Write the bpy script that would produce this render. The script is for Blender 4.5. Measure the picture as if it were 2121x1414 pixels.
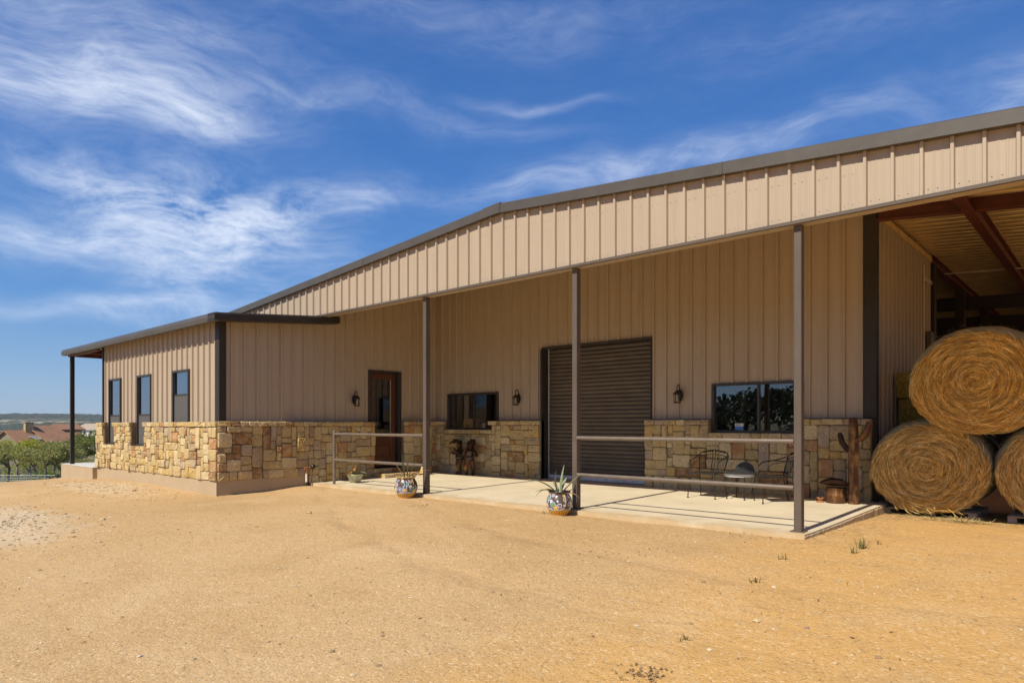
import bpy, math, random
from mathutils import Vector, Matrix, noise
R_ = math.radians
random.seed(7)
for o in list(bpy.data.objects): bpy.data.objects.remove(o)
SC = bpy.context.scene
COL = SC.collection
# ------------------------------------------------------------------ camera
EYE = 1.215
YAW = R_(42.14)
cam = bpy.data.cameras.new('camera'); camo = bpy.data.objects.new('camera', cam); COL.objects.link(camo)
camo.location = (0, 0, EYE); camo.rotation_euler = (R_(90), 0, YAW)
cam.sensor_width = 36; cam.lens = 23.81; cam.shift_y = 0.0816; cam.clip_start = 0.05; cam.clip_end = 9000
SC.camera = camo
CR = Vector((math.cos(YAW), math.sin(YAW), 0)); CF = Vector((-math.sin(YAW), math.cos(YAW), 0))
# ------------------------------------------------------------------ light, sky, exposure
SUN = Vector((0.004, -1.0, 1.10)).normalized()
sun = bpy.data.lights.new('sun', 'SUN'); suno = bpy.data.objects.new('sun', sun); COL.objects.link(suno)
sun.energy = 4.3; sun.angle = R_(0.55); sun.color = (1.0, 0.92, 0.77)
suno.rotation_euler = SUN.to_track_quat('Z', 'Y').to_euler()
SC.render.engine = 'CYCLES'
SC.cycles.max_bounces = 8; SC.cycles.diffuse_bounces = 5; SC.cycles.glossy_bounces = 3; SC.cycles.transmission_bounces = 3; SC.cycles.volume_bounces = 0; SC.cycles.transparent_max_bounces = 8
SC.view_settings.view_transform = 'Standard'; SC.view_settings.look = 'None'
SC.view_settings.exposure = 0.42; SC.view_settings.gamma = 1.0
try: SC.view_settings.use_curve_mapping = False
except Exception: pass
W = bpy.data.worlds.new('World'); SC.world = W; W.use_nodes = True

class NT:
    """tiny node helper"""
    def __init__(s, tree): s.t = tree; s.n = tree.nodes; s.l = tree.links
    def new(s, typ, **kw):
        x = s.n.new(typ)
        for k, v in kw.items(): setattr(x, k, v)
        return x
    def put(s, sock, v):
        if isinstance(v, bpy.types.NodeSocket): s.l.new(v, sock)
        elif v is not None:
            if isinstance(v, (tuple, list)) and len(v) == 3 and sock.type == 'RGBA': v = (*v, 1)
            sock.default_value = v
    def m(s, op, a, b=None, c=None, clamp=False):
        x = s.new('ShaderNodeMath', operation=op, use_clamp=clamp)
        for i, v in enumerate((a, b, c)):
            if v is not None: s.put(x.inputs[i], v)
        return x.outputs[0]
    def noise(s, vec, scale, detail=4, rough=.55, dist=0, out='Fac'):
        x = s.new('ShaderNodeTexNoise'); s.put(x.inputs['Vector'], vec)
        x.inputs['Scale'].default_value = scale; x.inputs['Detail'].default_value = detail
        x.inputs['Roughness'].default_value = rough; x.inputs['Distortion'].default_value = dist
        return x.outputs[out]
    def ramp(s, fac, stops, mode='LINEAR'):
        x = s.new('ShaderNodeValToRGB'); x.color_ramp.interpolation = mode
        e = x.color_ramp.elements
        while len(e) < len(stops): e.new(1)
        for el, (p, c) in zip(e, stops):
            el.position = p; el.color = (*c, 1) if isinstance(c, (tuple, list)) else (c, c, c, 1)
        s.put(x.inputs[0], fac); return x.outputs[0]
    def mix(s, fac, a, b, mode='MIX'):
        x = s.new('ShaderNodeMix', data_type='RGBA', blend_type=mode)
        s.put(x.inputs[0], fac); s.put(x.inputs[6], a); s.put(x.inputs[7], b); return x.outputs[2]
    def mapping(s, vec, scale=(1, 1, 1), loc=(0, 0, 0), rot=(0, 0, 0)):
        x = s.new('ShaderNodeMapping'); s.put(x.inputs[0], vec)
        x.inputs['Scale'].default_value = scale; x.inputs['Location'].default_value = loc; x.inputs['Rotation'].default_value = rot
        return x.outputs[0]
    def xyz(s, vec):
        x = s.new('ShaderNodeSeparateXYZ'); s.put(x.inputs[0], vec); return x.outputs

def pix_dir(u, v):
    d = CF + CR * ((u - 1060.5) / 1403.) + Vector((0, 0, 1)) * ((880. - v) / 1403.)
    return d.normalized()

def build_world():
    W.node_tree.nodes.clear(); n = NT(W.node_tree)
    sky = n.new('ShaderNodeTexSky', sky_type='NISHITA', sun_disc=False)
    sky.sun_elevation = math.asin(SUN.z); sky.sun_rotation = math.atan2(SUN.x, SUN.y)
    sky.altitude = 400; sky.air_density = 1.0; sky.dust_density = 0.3; sky.ozone_density = 2.0
    tc = n.new('ShaderNodeTexCoord').outputs['Generated']
    x, y, z = n.xyz(tc)
    # compass azimuth counted from the barn's diagonal, and elevation, both in degrees
    fwd = n.m('ADD', n.m('MULTIPLY', x, CF.x), n.m('MULTIPLY', y, CF.y))
    rgt = n.m('ADD', n.m('MULTIPLY', x, CR.x), n.m('MULTIPLY', y, CR.y))
    az = n.m('MULTIPLY', n.m('ARCTAN2', rgt, fwd), 57.2958)
    el = n.m('MULTIPLY', n.m('ARCSINE', z), 57.2958)
    def noise2(vec, sc, det, rough):
        t = n.new('ShaderNodeTexNoise', noise_dimensions='2D'); n.put(t.inputs['Vector'], vec)
        t.inputs['Scale'].default_value = sc; t.inputs['Detail'].default_value = det; t.inputs['Roughness'].default_value = rough; return t
    def vec2(a, b):
        c = n.new('ShaderNodeCombineXYZ'); n.put(c.inputs[0], a); n.put(c.inputs[1], b); return c.outputs[0]
    wx, wy, _ = n.xyz(noise2(vec2(az, n.m('MULTIPLY', el, 1.6)), .07, 2, .5).outputs['Color'])
    azw = n.m('ADD', az, n.m('MULTIPLY', n.m('SUBTRACT', wx, .5), 11.)); elw = n.m('ADD', el, n.m('MULTIPLY', n.m('SUBTRACT', wy, .5), 5.))
    fib = noise2(n.mapping(vec2(n.m('MULTIPLY_ADD', azw, .35, n.m('MULTIPLY', az, .65)), n.m('MULTIPLY_ADD', elw, .35, n.m('MULTIPLY', el, .65))), (.085, .36, 1), rot=(0, 0, .05)), 1., 5, .60).outputs['Fac']
    fib2 = noise2(n.mapping(vec2(n.m('MULTIPLY_ADD', azw, .5, n.m('MULTIPLY', az, .5)), n.m('MULTIPLY_ADD', elw, .5, n.m('MULTIPLY', el, .5))), (.15, .30, 1), rot=(0, 0, -.42)), 1., 5, .64).outputs['Fac']
    F = [n.ramp(fib, [(.25, .22), (.72, 1.)]), n.ramp(fib2, [(.34, .03), (.70, 1.)])]
    total = None
    blobs = [ # u, v, half width px, half height px, strength, tilt, which fibre
        (60, 170, 330, 62, 1.1, .0, 0), (240, 180, 180, 50, .70, .08, 0), (100, 20, 420, 70, .34, .0, 0), (960, 45, 420, 50, .15, -.02, 0),
        (560, 195, 300, 24, .26, .03, 0), (960, 235, 230, 26, .12, .12, 0),
        (430, 455, 190, 90, 1.05, .05, 1), (570, 425, 190, 42, .65, -.22, 1), (230, 380, 190, 34, .62, .16, 1), (470, 500, 150, 60, .6, .0, 1),
        (240, 530, 380, 36, .72, .05, 0), (430, 600, 130, 50, .50, .1, 1), (300, 645, 440, 20, .50, -.02, 0),
        (60, 440, 240, 100, .14, .0, 0), (1120, 378, 230, 30, .40, -.10, 0), (1380, 330, 420, 40, .12, -.08, 0),
        (1120, 200, 90, 12, .30, .02, 0), (1660, 265, 240, 30, .30, -.1, 0), (2110, 190, 160, 70, .45, -.3, 0), (1750, 60, 420, 60, .10, 0, 0)]
    for (u, v, hw, hh, st, tl, k) in blobs:
        d = pix_dir(u, v)
        a0 = math.degrees(math.atan2(d.dot(CR), d.dot(CF))); e0 = math.degrees(math.asin(d.z))
        d2 = pix_dir(u + hw, v); a1 = math.degrees(math.atan2(d2.dot(CR), d2.dot(CF)))
        d3 = pix_dir(u, v - hh); e1 = math.degrees(math.asin(d3.z))
        da = n.m('MULTIPLY', n.m('SUBTRACT', azw, a0), 1. / (a1 - a0)); de = n.m('MULTIPLY_ADD', da, tl * (a1 - a0) / (e1 - e0), n.m('MULTIPLY', n.m('SUBTRACT', elw, e0), 1. / (e1 - e0)))
        g = n.m('EXPONENT', n.m('MULTIPLY', n.m('MULTIPLY_ADD', da, da, n.m('MULTIPLY', de, de)), -1.0))
        f = n.m('MULTIPLY', n.m('MULTIPLY', g, st), F[k])
        total = f if total is None else n.m('ADD', total, f)
    total = n.m('ADD', total, n.m('MULTIPLY', F[0], .02))      # thin cirrus all over the dome
    fine = noise2(n.mapping(vec2(azw, elw), (.34, 1.25, 1), rot=(0, 0, .16)), 1., 5, .66).outputs['Fac']
    total = n.m('MULTIPLY', total, n.ramp(fine, [(.30, .52), (.66, 1.22)]))
    total = n.m('MULTIPLY', total, n.ramp(z, [(.0, 0.), (.10, .9), (.2, 1.)]))
    total = n.m('SUBTRACT', 1., n.m('EXPONENT', n.m('MULTIPLY', total, -.95)))
    hsv = n.new('ShaderNodeHueSaturation'); n.put(hsv.inputs['Color'], sky.outputs[0]); hsv.inputs['Saturation'].default_value = 1.1; hsv.inputs['Value'].default_value = .10
    deep = n.ramp(z, [(.0, (.210, .325, .490)), (.06, (.152, .290, .500)), (.16, (.056, .200, .490)), (.34, (.024, .130, .415)), (.55, (.017, .092, .335)), (1., (.014, .072, .28))])
    col = n.mix(.80, hsv.outputs[0], deep)
    col = n.mix(total, col, (.72, .77, .86))
    b1 = n.new('ShaderNodeBackground'); n.put(b1.inputs[0], col); b1.inputs[1].default_value = 1.0
    out = n.new('ShaderNodeOutputWorld'); n.l.new(b1.outputs[0], out.inputs[0])
    W.cycles.sampling_method = 'MANUAL'; W.cycles.sample_map_resolution = 256
build_world()

# ------------------------------------------------------------------ materials
MATS = {}
def newmat(name):
    m = bpy.data.materials.new(name); m.use_nodes = True; m.node_tree.nodes.clear(); MATS[name] = m
    n = NT(m.node_tree); out = n.new('ShaderNodeOutputMaterial'); return m, n, out
def finish(n, out, col, rough=.6, metal=0., bump=None, bstr=.3, bdist=.01, spec=.5, extra=None):
    p = n.new('ShaderNodeBsdfPrincipled')
    n.put(p.inputs['Base Color'], col); n.put(p.inputs['Roughness'], rough); n.put(p.inputs['Metallic'], metal)
    p.inputs['Specular IOR Level'].default_value = spec
    if bump is not None:
        b = n.new('ShaderNodeBump'); n.put(b.inputs['Height'], bump); b.inputs['Strength'].default_value = bstr; b.inputs['Distance'].default_value = bdist
        n.l.new(b.outputs[0], p.inputs['Normal'])
    for k, v in (extra or {}).items(): n.put(p.inputs[k], v)
    n.l.new(p.outputs[0], out.inputs[0]); return p
def pos(n): return n.new('ShaderNodeNewGeometry').outputs['Position']
def island(n): return n.new('ShaderNodeNewGeometry').outputs['Random Per Island']
def objrand(n): return n.new('ShaderNodeObjectInfo').outputs['Random']

def plain(name, c, rough=.55, metal=0., var=.22, scale=6., bump=0., bscale=80., spec=.5, stretch=(1, 1, 1), objvar=0.):
    m, n, out = newmat(name); P = pos(n)
    f = n.noise(n.mapping(P, stretch), scale, 5, .6)
    lo = tuple(x * (1 - var) for x in c); hi = tuple(min(1, x * (1 + var)) for x in c)
    col = n.ramp(f, [(.3, lo), (.7, hi)])
    if objvar:
        g = n.m('ADD', n.m('MULTIPLY', objrand(n), objvar), 1 - objvar / 2)
        hs = n.new('ShaderNodeHueSaturation'); n.put(hs.inputs['Color'], col); n.put(hs.inputs['Value'], g); col = hs.outputs[0]
    rr = n.m('ADD', n.m('MULTIPLY', n.noise(P, scale * 3, 3), .2), rough - .1)
    b = n.noise(P, bscale, 4, .6) if bump else None
    finish(n, out, col, rr, metal, b, bump, .006, spec); return m

def m_panel():
    m, n, out = newmat('tan_panel'); P = pos(n)
    f = n.noise(n.mapping(P, (3, 3, .25)), 2.2, 5, .6); f2 = n.noise(P, 55, 3, .6)
    col = n.ramp(f, [(.25, (.378, .300, .218)), (.75, (.428, .342, .252))])
    x, y, z = n.xyz(P)
    # splashed dust low on the sheets: a stain with its own ragged edge
    d = n.m('ADD', z, n.m('MULTIPLY', n.noise(n.mapping(P, (1, 1, .3)), 6, 4), .5))
    col = n.mix(n.m('MULTIPLY', n.ramp(d, [(.0, .0), (1.0, 0.)]), .0), col, (.4, .3, .2))
    col = n.mix(n.ramp(f2, [(.62, 0.), (.9, .25)]), col, (.30, .21, .15))
    col = n.mix(n.ramp(n.noise(n.mapping(P, (9, 9, .35)), 1.6, 4, .6), [(.55, 0.), (.78, .30)]), col, (.30, .215, .14))
    finish(n, out, col, n.m('ADD', n.m('MULTIPLY', f2, .15), .38), 0., n.noise(n.mapping(P, (1, 1, .5)), 3.2, 3), .35, .02, .4)
def m_stone():
    m, n, out = newmat('limestone'); r = objrand(n); P = n.new('ShaderNodeTexCoord').outputs['Object']
    cmbx = n.new('ShaderNodeVectorMath', operation='ADD'); n.put(cmbx.inputs[0], P)
    vv = n.new('ShaderNodeCombineXYZ'); n.put(vv.inputs[0], n.m('MULTIPLY', r, 37.)); n.put(vv.inputs[1], n.m('MULTIPLY', r, 91.)); n.put(cmbx.inputs[1], vv.outputs[0])
    V = cmbx.outputs[0]
    base = n.ramp(r, [(0, (.54, .40, .185)), (.20, (.60, .46, .235)), (.38, (.48, .36, .155)), (.54, (.64, .52, .30)), (.66, (.54, .36, .115)), (.74, (.37, .275, .165)),
                      (.85, (.42, .20, .075)), (.91, (.25, .115, .040)), (.95, (.42, .33, .24))], 'CONSTANT')
    f = n.noise(V, 9, 6, .62, .6); f2 = n.noise(V, 38, 4, .6)
    col = n.mix(n.ramp(f, [(.42, 0.), (.66, .6)]), base, (.62, .49, .27))
    col = n.mix(n.ramp(n.noise(V, 14, 5, .6, 1.5), [(.54, 0.), (.70, .65)]), col, (.34, .18, .06))
    col = n.mix(n.ramp(f2, [(.3, .45), (.56, 0.)]), col, (.22, .155, .085))
    col = n.mix(n.ramp(n.noise(V, 5, 5, .65, .8), [(.50, 0.), (.70, .35)]), col, (.36, .29, .20))
    h = n.m('ADD', n.m('MULTIPLY', n.noise(V, 16, 6, .65, .5), 1.), n.m('MULTIPLY', f2, .35))
    finish(n, out, col, .86, 0., h, .9, .024, .25)
def m_ground():
    m, n, out = newmat('granite_sand'); P = pos(n); x, y, z = n.xyz(P)
    big = n.noise(P, .22, 5, .6, .3); mid = n.noise(P, 1.3, 6, .6, .2); fine = n.noise(P, 42, 5, .7); grain = n.noise(P, 150, 2, .6)
    col = n.ramp(big, [(.32, (.46, .293, .130)), (.52, (.515, .340, .163)), (.70, (.545, .365, .182))])
    # redder, smoother soil towards the hay bay (it follows the ground, not the light)
    rx = n.m('ADD', x, n.m('MULTIPLY', n.noise(P, .9, 5, .65), 2.6))
    col = n.mix(n.ramp(n.m('MULTIPLY', n.m('ADD', rx, 2.6), .45, clamp=True), [(.15, 0.), (.85, .85)]), col, (.575, .335, .112))
    col = n.mix(n.ramp(mid, [(.50, 0.), (.72, .55)]), col, (.43, .27, .12))
    col = n.mix(n.ramp(n.noise(n.mapping(P, (.22, 1.5, 1), rot=(0, 0, .35)), 1., 6, .62, .5), [(.54, 0.), (.72, .38)]), col, (.44, .27, .115))
    col = n.mix(n.ramp(n.noise(P, .75, 5, .65, .5), [(.52, 0.), (.70, .40)]), col, (.60, .43, .24))
    # pale caliche spill, low left
    dx = n.m('DIVIDE', n.m('ADD', x, 12.8), 3.0); dy = n.m('DIVIDE', n.m('SUBTRACT', y, 2.3), 1.1)
    q = n.m('ADD', n.m('ADD', n.m('MULTIPLY', dx, dx), n.m('MULTIPLY', dy, dy)), n.m('MULTIPLY', n.m('SUBTRACT', n.noise(P, 1.8, 5, .65), .5), 2.2))
    cal = n.ramp(q, [(.1, .70), (1.3, 0.)]); col = n.mix(cal, col, (.60, .50, .355))
    dx2 = n.m('DIVIDE', n.m('ADD', x, 16.5), 2.4); dy2 = n.m('DIVIDE', n.m('SUBTRACT', y, 4.9), .75)
    q2 = n.m('ADD', n.m('ADD', n.m('MULTIPLY', dx2, dx2), n.m('MULTIPLY', dy2, dy2)), n.m('MULTIPLY', n.m('SUBTRACT', n.noise(P, 2.4, 5, .65), .5), 2.4))
    col = n.mix(n.ramp(q2, [(.3, .5), (1.1, 0.)]), col, (.62, .50, .33))
    # grains: dark and pale specks
    col = n.mix(n.ramp(fine, [(.54, 0.), (.73, .60)]), col, (.28, .16, .065))
    col = n.mix(n.ramp(fine, [(.24, .40), (.42, 0.)]), col, (.68, .48, .23))
    v = n.new('ShaderNodeTexVoronoi'); n.put(v.inputs['Vector'], P); v.inputs['Scale'].default_value = 60.
    vr = n.xyz(v.outputs['Color'])[0]
    col = n.mix(n.m('MULTIPLY', n.ramp(vr, [(.90, 0.), (.95, 1.)]), .5), col, (.70, .55, .34))
    col = n.mix(n.m('MULTIPLY', n.ramp(vr, [(.06, 1.), (.12, 0.)]), .4), col, (.26, .14, .055))
    # grey dry pasture beyond the yard, greener far away
    far = n.ramp(n.m('MULTIPLY', n.m('ADD', n.m('MULTIPLY', x, -1.), n.m('MULTIPLY', mid, 4.)), .01), [(.245, 0.), (.275, 1.)])
    past = n.ramp(n.noise(P, .12, 6, .65), [(.35, (.30, .255, .17)), (.6, (.38, .33, .24)), (.75, (.20, .20, .10))])
    past = n.mix(n.ramp(n.noise(P, .012, 5, .6), [(.48, 0.), (.58, .8)]), past, (.085, .105, .045))
    col = n.mix(far, col, past)
    h = n.m('ADD', n.m('MULTIPLY', fine, .9), n.m('ADD', n.m('MULTIPLY', n.m('SUBTRACT', 1., v.outputs['Distance']), .4), n.m('MULTIPLY', grain, .3)))
    h = n.m('ADD', h, n.m('MULTIPLY', n.noise(P, 7, 4, .6), 2.2))
    # two faint wheel tracks curving across the yard (compacted, slightly darker, pressed in)
    bend = n.m('MULTIPLY_ADD', n.m('MULTIPLY', n.m('ADD', x, 5.), n.m('ADD', x, 5.)), .035, n.m('MULTIPLY', x, -.22))
    t = n.m('ADD', n.m('SUBTRACT', n.m('SUBTRACT', y, bend), 3.3), n.m('MULTIPLY', n.m('SUBTRACT', n.noise(P, .8, 3), .5), .5))
    g1 = n.m('EXPONENT', n.m('MULTIPLY', n.m('MULTIPLY', t, t), -38.)); t2 = n.m('SUBTRACT', t, 1.45); g2 = n.m('EXPONENT', n.m('MULTIPLY', n.m('MULTIPLY', t2, t2), -38.))
    rut = n.m('MULTIPLY', n.m('ADD', g1, g2), n.ramp(n.noise(P, 1.1, 4, .6), [(.36, 0.), (.60, 1.)]))
    col = n.mix(n.m('MULTIPLY', rut, .30), col, (.42, .265, .125)); h = n.m('SUBTRACT', h, n.m('MULTIPLY', rut, 2.6))
    finish(n, out, col, .92, 0., h, .7, .013, .15)
def m_concrete(name, c, sp=.18):
    m, n, out = newmat(name); P = pos(n)
    f = n.noise(P, 1.4, 6, .62, .3); f2 = n.noise(P, 30, 4, .6)
    col = n.ramp(f, [(.28, tuple(v * (1 - sp) for v in c)), (.72, tuple(min(1, v * (1 + sp * .7)) for v in c))])
    col = n.mix(n.ramp(f2, [(.58, 0.), (.8, .3)]), col, tuple(v * .6 for v in c))
    col = n.mix(n.ramp(n.noise(P, 4.5, 5, .7, 1.2), [(.62, 0.), (.75, .22)]), col, (c[0] * .72, c[1] * .62, c[2] * .48))
    finish(n, out, col, .8, 0., n.m('ADD', f2, n.m('MULTIPLY', n.noise(P, 120, 3), .4)), .25, .006, .3)
def m_rust(name, dark, mid, light, metal=.25):
    m, n, out = newmat(name); P = pos(n)
    f = n.noise(n.mapping(P, (1, 1, .45)), 7, 6, .65, .7); f2 = n.noise(P, 50, 4, .6)
    col = n.ramp(f, [(.32, dark), (.52, mid), (.72, light)])
    col = n.mix(n.ramp(f2, [(.5, 0.), (.75, .5)]), col, dark)
    finish(n, out, col, n.m('ADD', .42, n.m('MULTIPLY', f2, .35)), metal, f2, .4, .006, .45)
def m_hay(name, cols, dark, spiral=False):
    m, n, out = newmat(name); P = n.new('ShaderNodeTexCoord').outputs['Object']
    x, y, z = n.xyz(P); r = n.m('SQRT', n.m('ADD', n.m('MULTIPLY', x, x), n.m('MULTIPLY', z, z)))
    if spiral:
        a = n.m('ARCTAN2', z, x); cb = n.new('ShaderNodeCombineXYZ')
        n.put(cb.inputs[0], n.m('MULTIPLY', r, 16.)); n.put(cb.inputs[1], n.m('MULTIPLY', a, 2.2)); n.put(cb.inputs[2], n.m('MULTIPLY', y, 6.)); V = cb.outputs[0]
        f = n.noise(V, 1.6, 6, .7, .6)
    else:
        f = n.noise(n.mapping(P, (2.0, .5, 2.0)), 9, 6, .7, .5)
    col = n.ramp(f, [(.30, dark), (.47, cols[0]), (.66, cols[1])])
    finish(n, out, col, .85, 0., f, 1., .03, .2)
def m_island(name, cols, rough=.8, trans=0., spec=.2, clump=.9):
    m, n, out = newmat(name); r = island(n)
    k = len(cols); col = n.ramp(r, [(i / k, c) for i, c in enumerate(cols)], 'CONSTANT')
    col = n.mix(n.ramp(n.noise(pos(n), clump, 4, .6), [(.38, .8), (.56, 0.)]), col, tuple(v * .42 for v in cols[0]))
    p = n.new('ShaderNodeBsdfPrincipled'); n.put(p.inputs['Base Color'], col); p.inputs['Roughness'].default_value = rough; p.inputs['Specular IOR Level'].default_value = spec
    if trans:
        t = n.new('ShaderNodeBsdfTranslucent'); n.put(t.inputs[0], col); mx = n.new('ShaderNodeMixShader'); mx.inputs[0].default_value = trans
        n.l.new(p.outputs[0], mx.inputs[1]); n.l.new(t.outputs[0], mx.inputs[2]); n.l.new(mx.outputs[0], out.inputs[0])
    else: n.l.new(p.outputs[0], out.inputs[0])
def m_glass(name, ior, tint=(.75, .78, .78), base=0.):
    m, n, out = newmat(name)
    fr = n.new('ShaderNodeFresnel'); fr.inputs[0].default_value = ior
    g = n.new('ShaderNodeBsdfGlossy'); g.inputs['Roughness'].default_value = 0.004; g.inputs['Color'].default_value = (.92, .95, 1, 1)
    t = n.new('ShaderNodeBsdfTransparent'); t.inputs[0].default_value = (*tint, 1)
    b = n.new('ShaderNodeBump'); n.put(b.inputs['Height'], n.noise(pos(n), 1.6, 2)); b.inputs['Strength'].default_value = .05; b.inputs['Distance'].default_value = .02
    n.l.new(b.outputs[0], g.inputs['Normal'])
    mx = n.new('ShaderNodeMixShader'); bf = n.new('ShaderNodeNewGeometry').outputs['Backfacing']; fc = n.m('MULTIPLY', n.m('ADD', fr.outputs[0], base), n.m('SUBTRACT', 1., bf)); n.put(mx.inputs[0], n.m('MULTIPLY_ADD', bf, .08, fc, clamp=True)); n.l.new(t.outputs[0], mx.inputs[1]); n.l.new(g.outputs[0], mx.inputs[2]); n.l.new(mx.outputs[0], out.inputs[0])
def m_wood(name, a, b, vertical=True):
    m, n, out = newmat(name); P = pos(n)
    f = n.noise(n.mapping(P, (14, 14, 1.2) if vertical else (1.2, 14, 14)), 2.2, 6, .65, .6)
    finish(n, out, n.ramp(f, [(.3, a), (.7, b)]), .38, 0., f, .2, .004, .5)
def m_talavera():
    m, n, out = newmat('painted_talavera'); P = n.new('ShaderNodeTexCoord').outputs['Object']; x, y, z = n.xyz(P)
    a = n.m('ARCTAN2', y, x); cb = n.new('ShaderNodeCombineXYZ'); n.put(cb.inputs[0], n.m('MULTIPLY', a, .17)); n.put(cb.inputs[1], z); V = cb.outputs[0]
    v = n.new('ShaderNodeTexVoronoi'); n.put(v.inputs['Vector'], V); v.inputs['Scale'].default_value = 13.
    d = n.m('MULTIPLY', v.outputs['Distance'], 1.); cr = n.xyz(v.outputs['Color'])[0]
    pet = n.ramp(cr, [(0, (.75, .20, .03)), (.22, (.85, .50, .05)), (.40, (.10, .16, .40)), (.50, (.70, .30, .22)), (.72, (.10, .35, .12)), (.86, (.75, .80, .86))], 'CONSTANT')
    rings = n.ramp(d, [(0, (.80, .50, .08)), (.12, (.60, .63, .70)), (.24, (.5, .5, .5)), (.40, (.05, .06, .14)), (.47, (.55, .58, .64)), (.56, (.10, .07, .05))], 'CONSTANT')
    col = n.mix(n.ramp(d, [(.24, 0.), (.25, 1.), (.40, 1.), (.41, 0.)], 'CONSTANT'), rings, pet)
    band = n.ramp(n.m('MULTIPLY', z, 2.5), [(0, (.62, .60, .55)), (.03, (.70, .36, .04)), (.20, (.05, .03, .02)), (.225, (.74, .74, .70)), (.25, (.5, .5, .5)), (.82, (.05, .03, .02)), (.86, (.45, .34, .14))], 'CONSTANT')
    sel = n.ramp(n.m('MULTIPLY', z, 2.5), [(0, 1.), (.25, 0.), (.82, 1.)], 'CONSTANT')
    chk = n.m('GREATER_THAN', n.m('SINE', n.m('MULTIPLY', a, 26.)), .25)
    band = n.mix(n.m('MULTIPLY', n.m('MULTIPLY', chk, n.ramp(n.m('MULTIPLY', z, 2.5), [(0, 0.), (.07, 1.), (.17, 0.)], 'CONSTANT')), .9), band, (.12, .05, .02))
    col = n.mix(sel, col, band)
    finish(n, out, col, .22, 0., None, spec=.6)

m_panel(); m_stone(); m_ground(); m_talavera()
m_concrete('slab_concrete', (.60, .515, .365), .14)
def slab_dirt():
    m = MATS['slab_concrete']; n = NT(m.node_tree); p = [q for q in n.n if q.type == 'BSDF_PRINCIPLED'][0]; old = p.inputs['Base Color'].links[0].from_socket; P = pos(n); x, y, z = n.xyz(P)
    e = n.m('ADD', n.m('MULTIPLY', n.m('SUBTRACT', y, 7.70), 1.1), n.m('MULTIPLY', n.m('SUBTRACT', n.noise(P, 2.6, 6, .7), .5), 1.6))
    c = n.mix(n.ramp(e, [(.0, .75), (.42, 0.)]), old, (.46, .315, .155))
    c = n.mix(n.ramp(n.noise(n.mapping(P, (.5, 1.4, 1)), 1.1, 6, .7, 1.), [(.58, 0.), (.74, .30)]), c, (.44, .35, .22)); n.put(p.inputs['Base Color'], c)
slab_dirt(); m_concrete('stem_concrete', (.44, .335, .215), .10); m_concrete('mortar', (.25, .18, .10), .2); m_concrete('sunlit_concrete', (.62, .60, .54), .1)
plain('bronze_trim', (.082, .070, .056), .42, .0, .12, 3, spec=.5)
plain('dark_bronze', (.034, .027, .021), .5, .0, .12, 3, spec=.3)
plain('bronze_post', (.098, .074, .056), .6, .0, .12, 3, spec=.5)
plain('dark_frame', (.038, .030, .024), .4, .0, .2, 8)
plain('roll_steel', (.092, .070, .049), .42, .15, .18, 5, stretch=(.5, 1, 1), objvar=.25)
plain('galvanized', (.60, .60, .61), .42, .15, .2, 8)
plain('rail_pipe', (.185, .148, .118), .42, .2, .15, 10)
plain('shaded_oxide', (.022, .012, .009), .6, .1, .3, 5)  # red oxide darkened: shade of the deep bay put into the colour
plain('red_oxide', (.115, .030, .016), .5, .1, .3, 5)
plain('deck_underside', (.76, .56, .27), .42, .40, .18, 4)
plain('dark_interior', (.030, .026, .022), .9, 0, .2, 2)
plain('cardboard', (.50, .31, .13), .8, 0, .1, 20); plain('print_black', (.02, .018, .016), .6, 0, .05, 9)
plain('paper', (.70, .68, .62), .8, 0, .08, 20); plain('blue_print', (.05, .23, .55), .5, 0, .1, 20); plain('red_book', (.28, .06, .03), .7, 0, .3, 30)
plain('lantern_iron', (.035, .024, .016), .45, .3, .25, 30); plain('frosted', (.62, .55, .43), .5, 0, .06, 20)
plain('black_iron', (.030, .027, .025), .38, .4, .25, 40); plain('table_top', (.035, .034, .033), .5, .1, .25, 20)
plain('net_wrap', (.30, .265, .165), .9, 0, .28, 9, .8, 60, .2, (1, .25, 1))
plain('pallet_wood', (.36, .29, .21), .85, 0, .25, 12, .4, 60)
plain('bowl_glaze', (.42, .42, .27), .4, 0, .18, 6); plain('terracotta', (.45, .19, .09), .8, 0, .15, 12)
plain('soil', (.06, .04, .025), .95, 0, .3, 30, .6, 80)
plain('copper', (.60, .26, .12), .35, .7, .2, 20); plain('foam_white', (.72, .70, .64), .7, 0, .08, 30); plain('black_rubber', (.015, .015, .015), .22, 0, .1, 20, spec=.6)
plain('bark', (.17, .14, .11), .9, 0, .3, 8, .8, 30)
plain('roof_shingle', (.315, .160, .085), .85, 0, .14, 1.2, .3, 9); plain('house_wall', (.24, .20, .15), .85, 0, .15, 1); plain('house_metal', (.45, .44, .46), .3, .5, .1, 2)
plain('chimney_stone', (.42, .30, .14), .9, 0, .4, 2.5, .5, 6); plain('fence_steel', (.40, .41, .39), .5, .3, .2, 3)
plain('cord_white', (.70, .62, .48), .6, 0, .1, 20); plain('straw_twine', (.55, .40, .16), .8, 0, .2, 20)
plain('broom_wood', (.30, .17, .07), .6, 0, .2, 10)
plain('screen_mesh', (.085, .080, .080), .85, 0, .12, 20)
m_rust('rusted_steel', (.030, .012, .006), (.13, .052, .018), (.48, .27, .06)); m_rust('rust_dark', (.022, .010, .007), (.060, .026, .014), (.15, .070, .030), .45)
m_rust('rust_leg', (.20, .07, .02), (.42, .17, .04), (.52, .24, .08), .2)
m_wood('stained_door', (.055, .018, .008), (.15, .052, .018))
m_hay('hay_face', ((.66, .36, .075), (.85, .53, .15)), (.28, .125, .022), True); m_hay('hay_bale', ((.34, .27, .055), (.48, .39, .10)), (.12, .09, .02))
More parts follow.
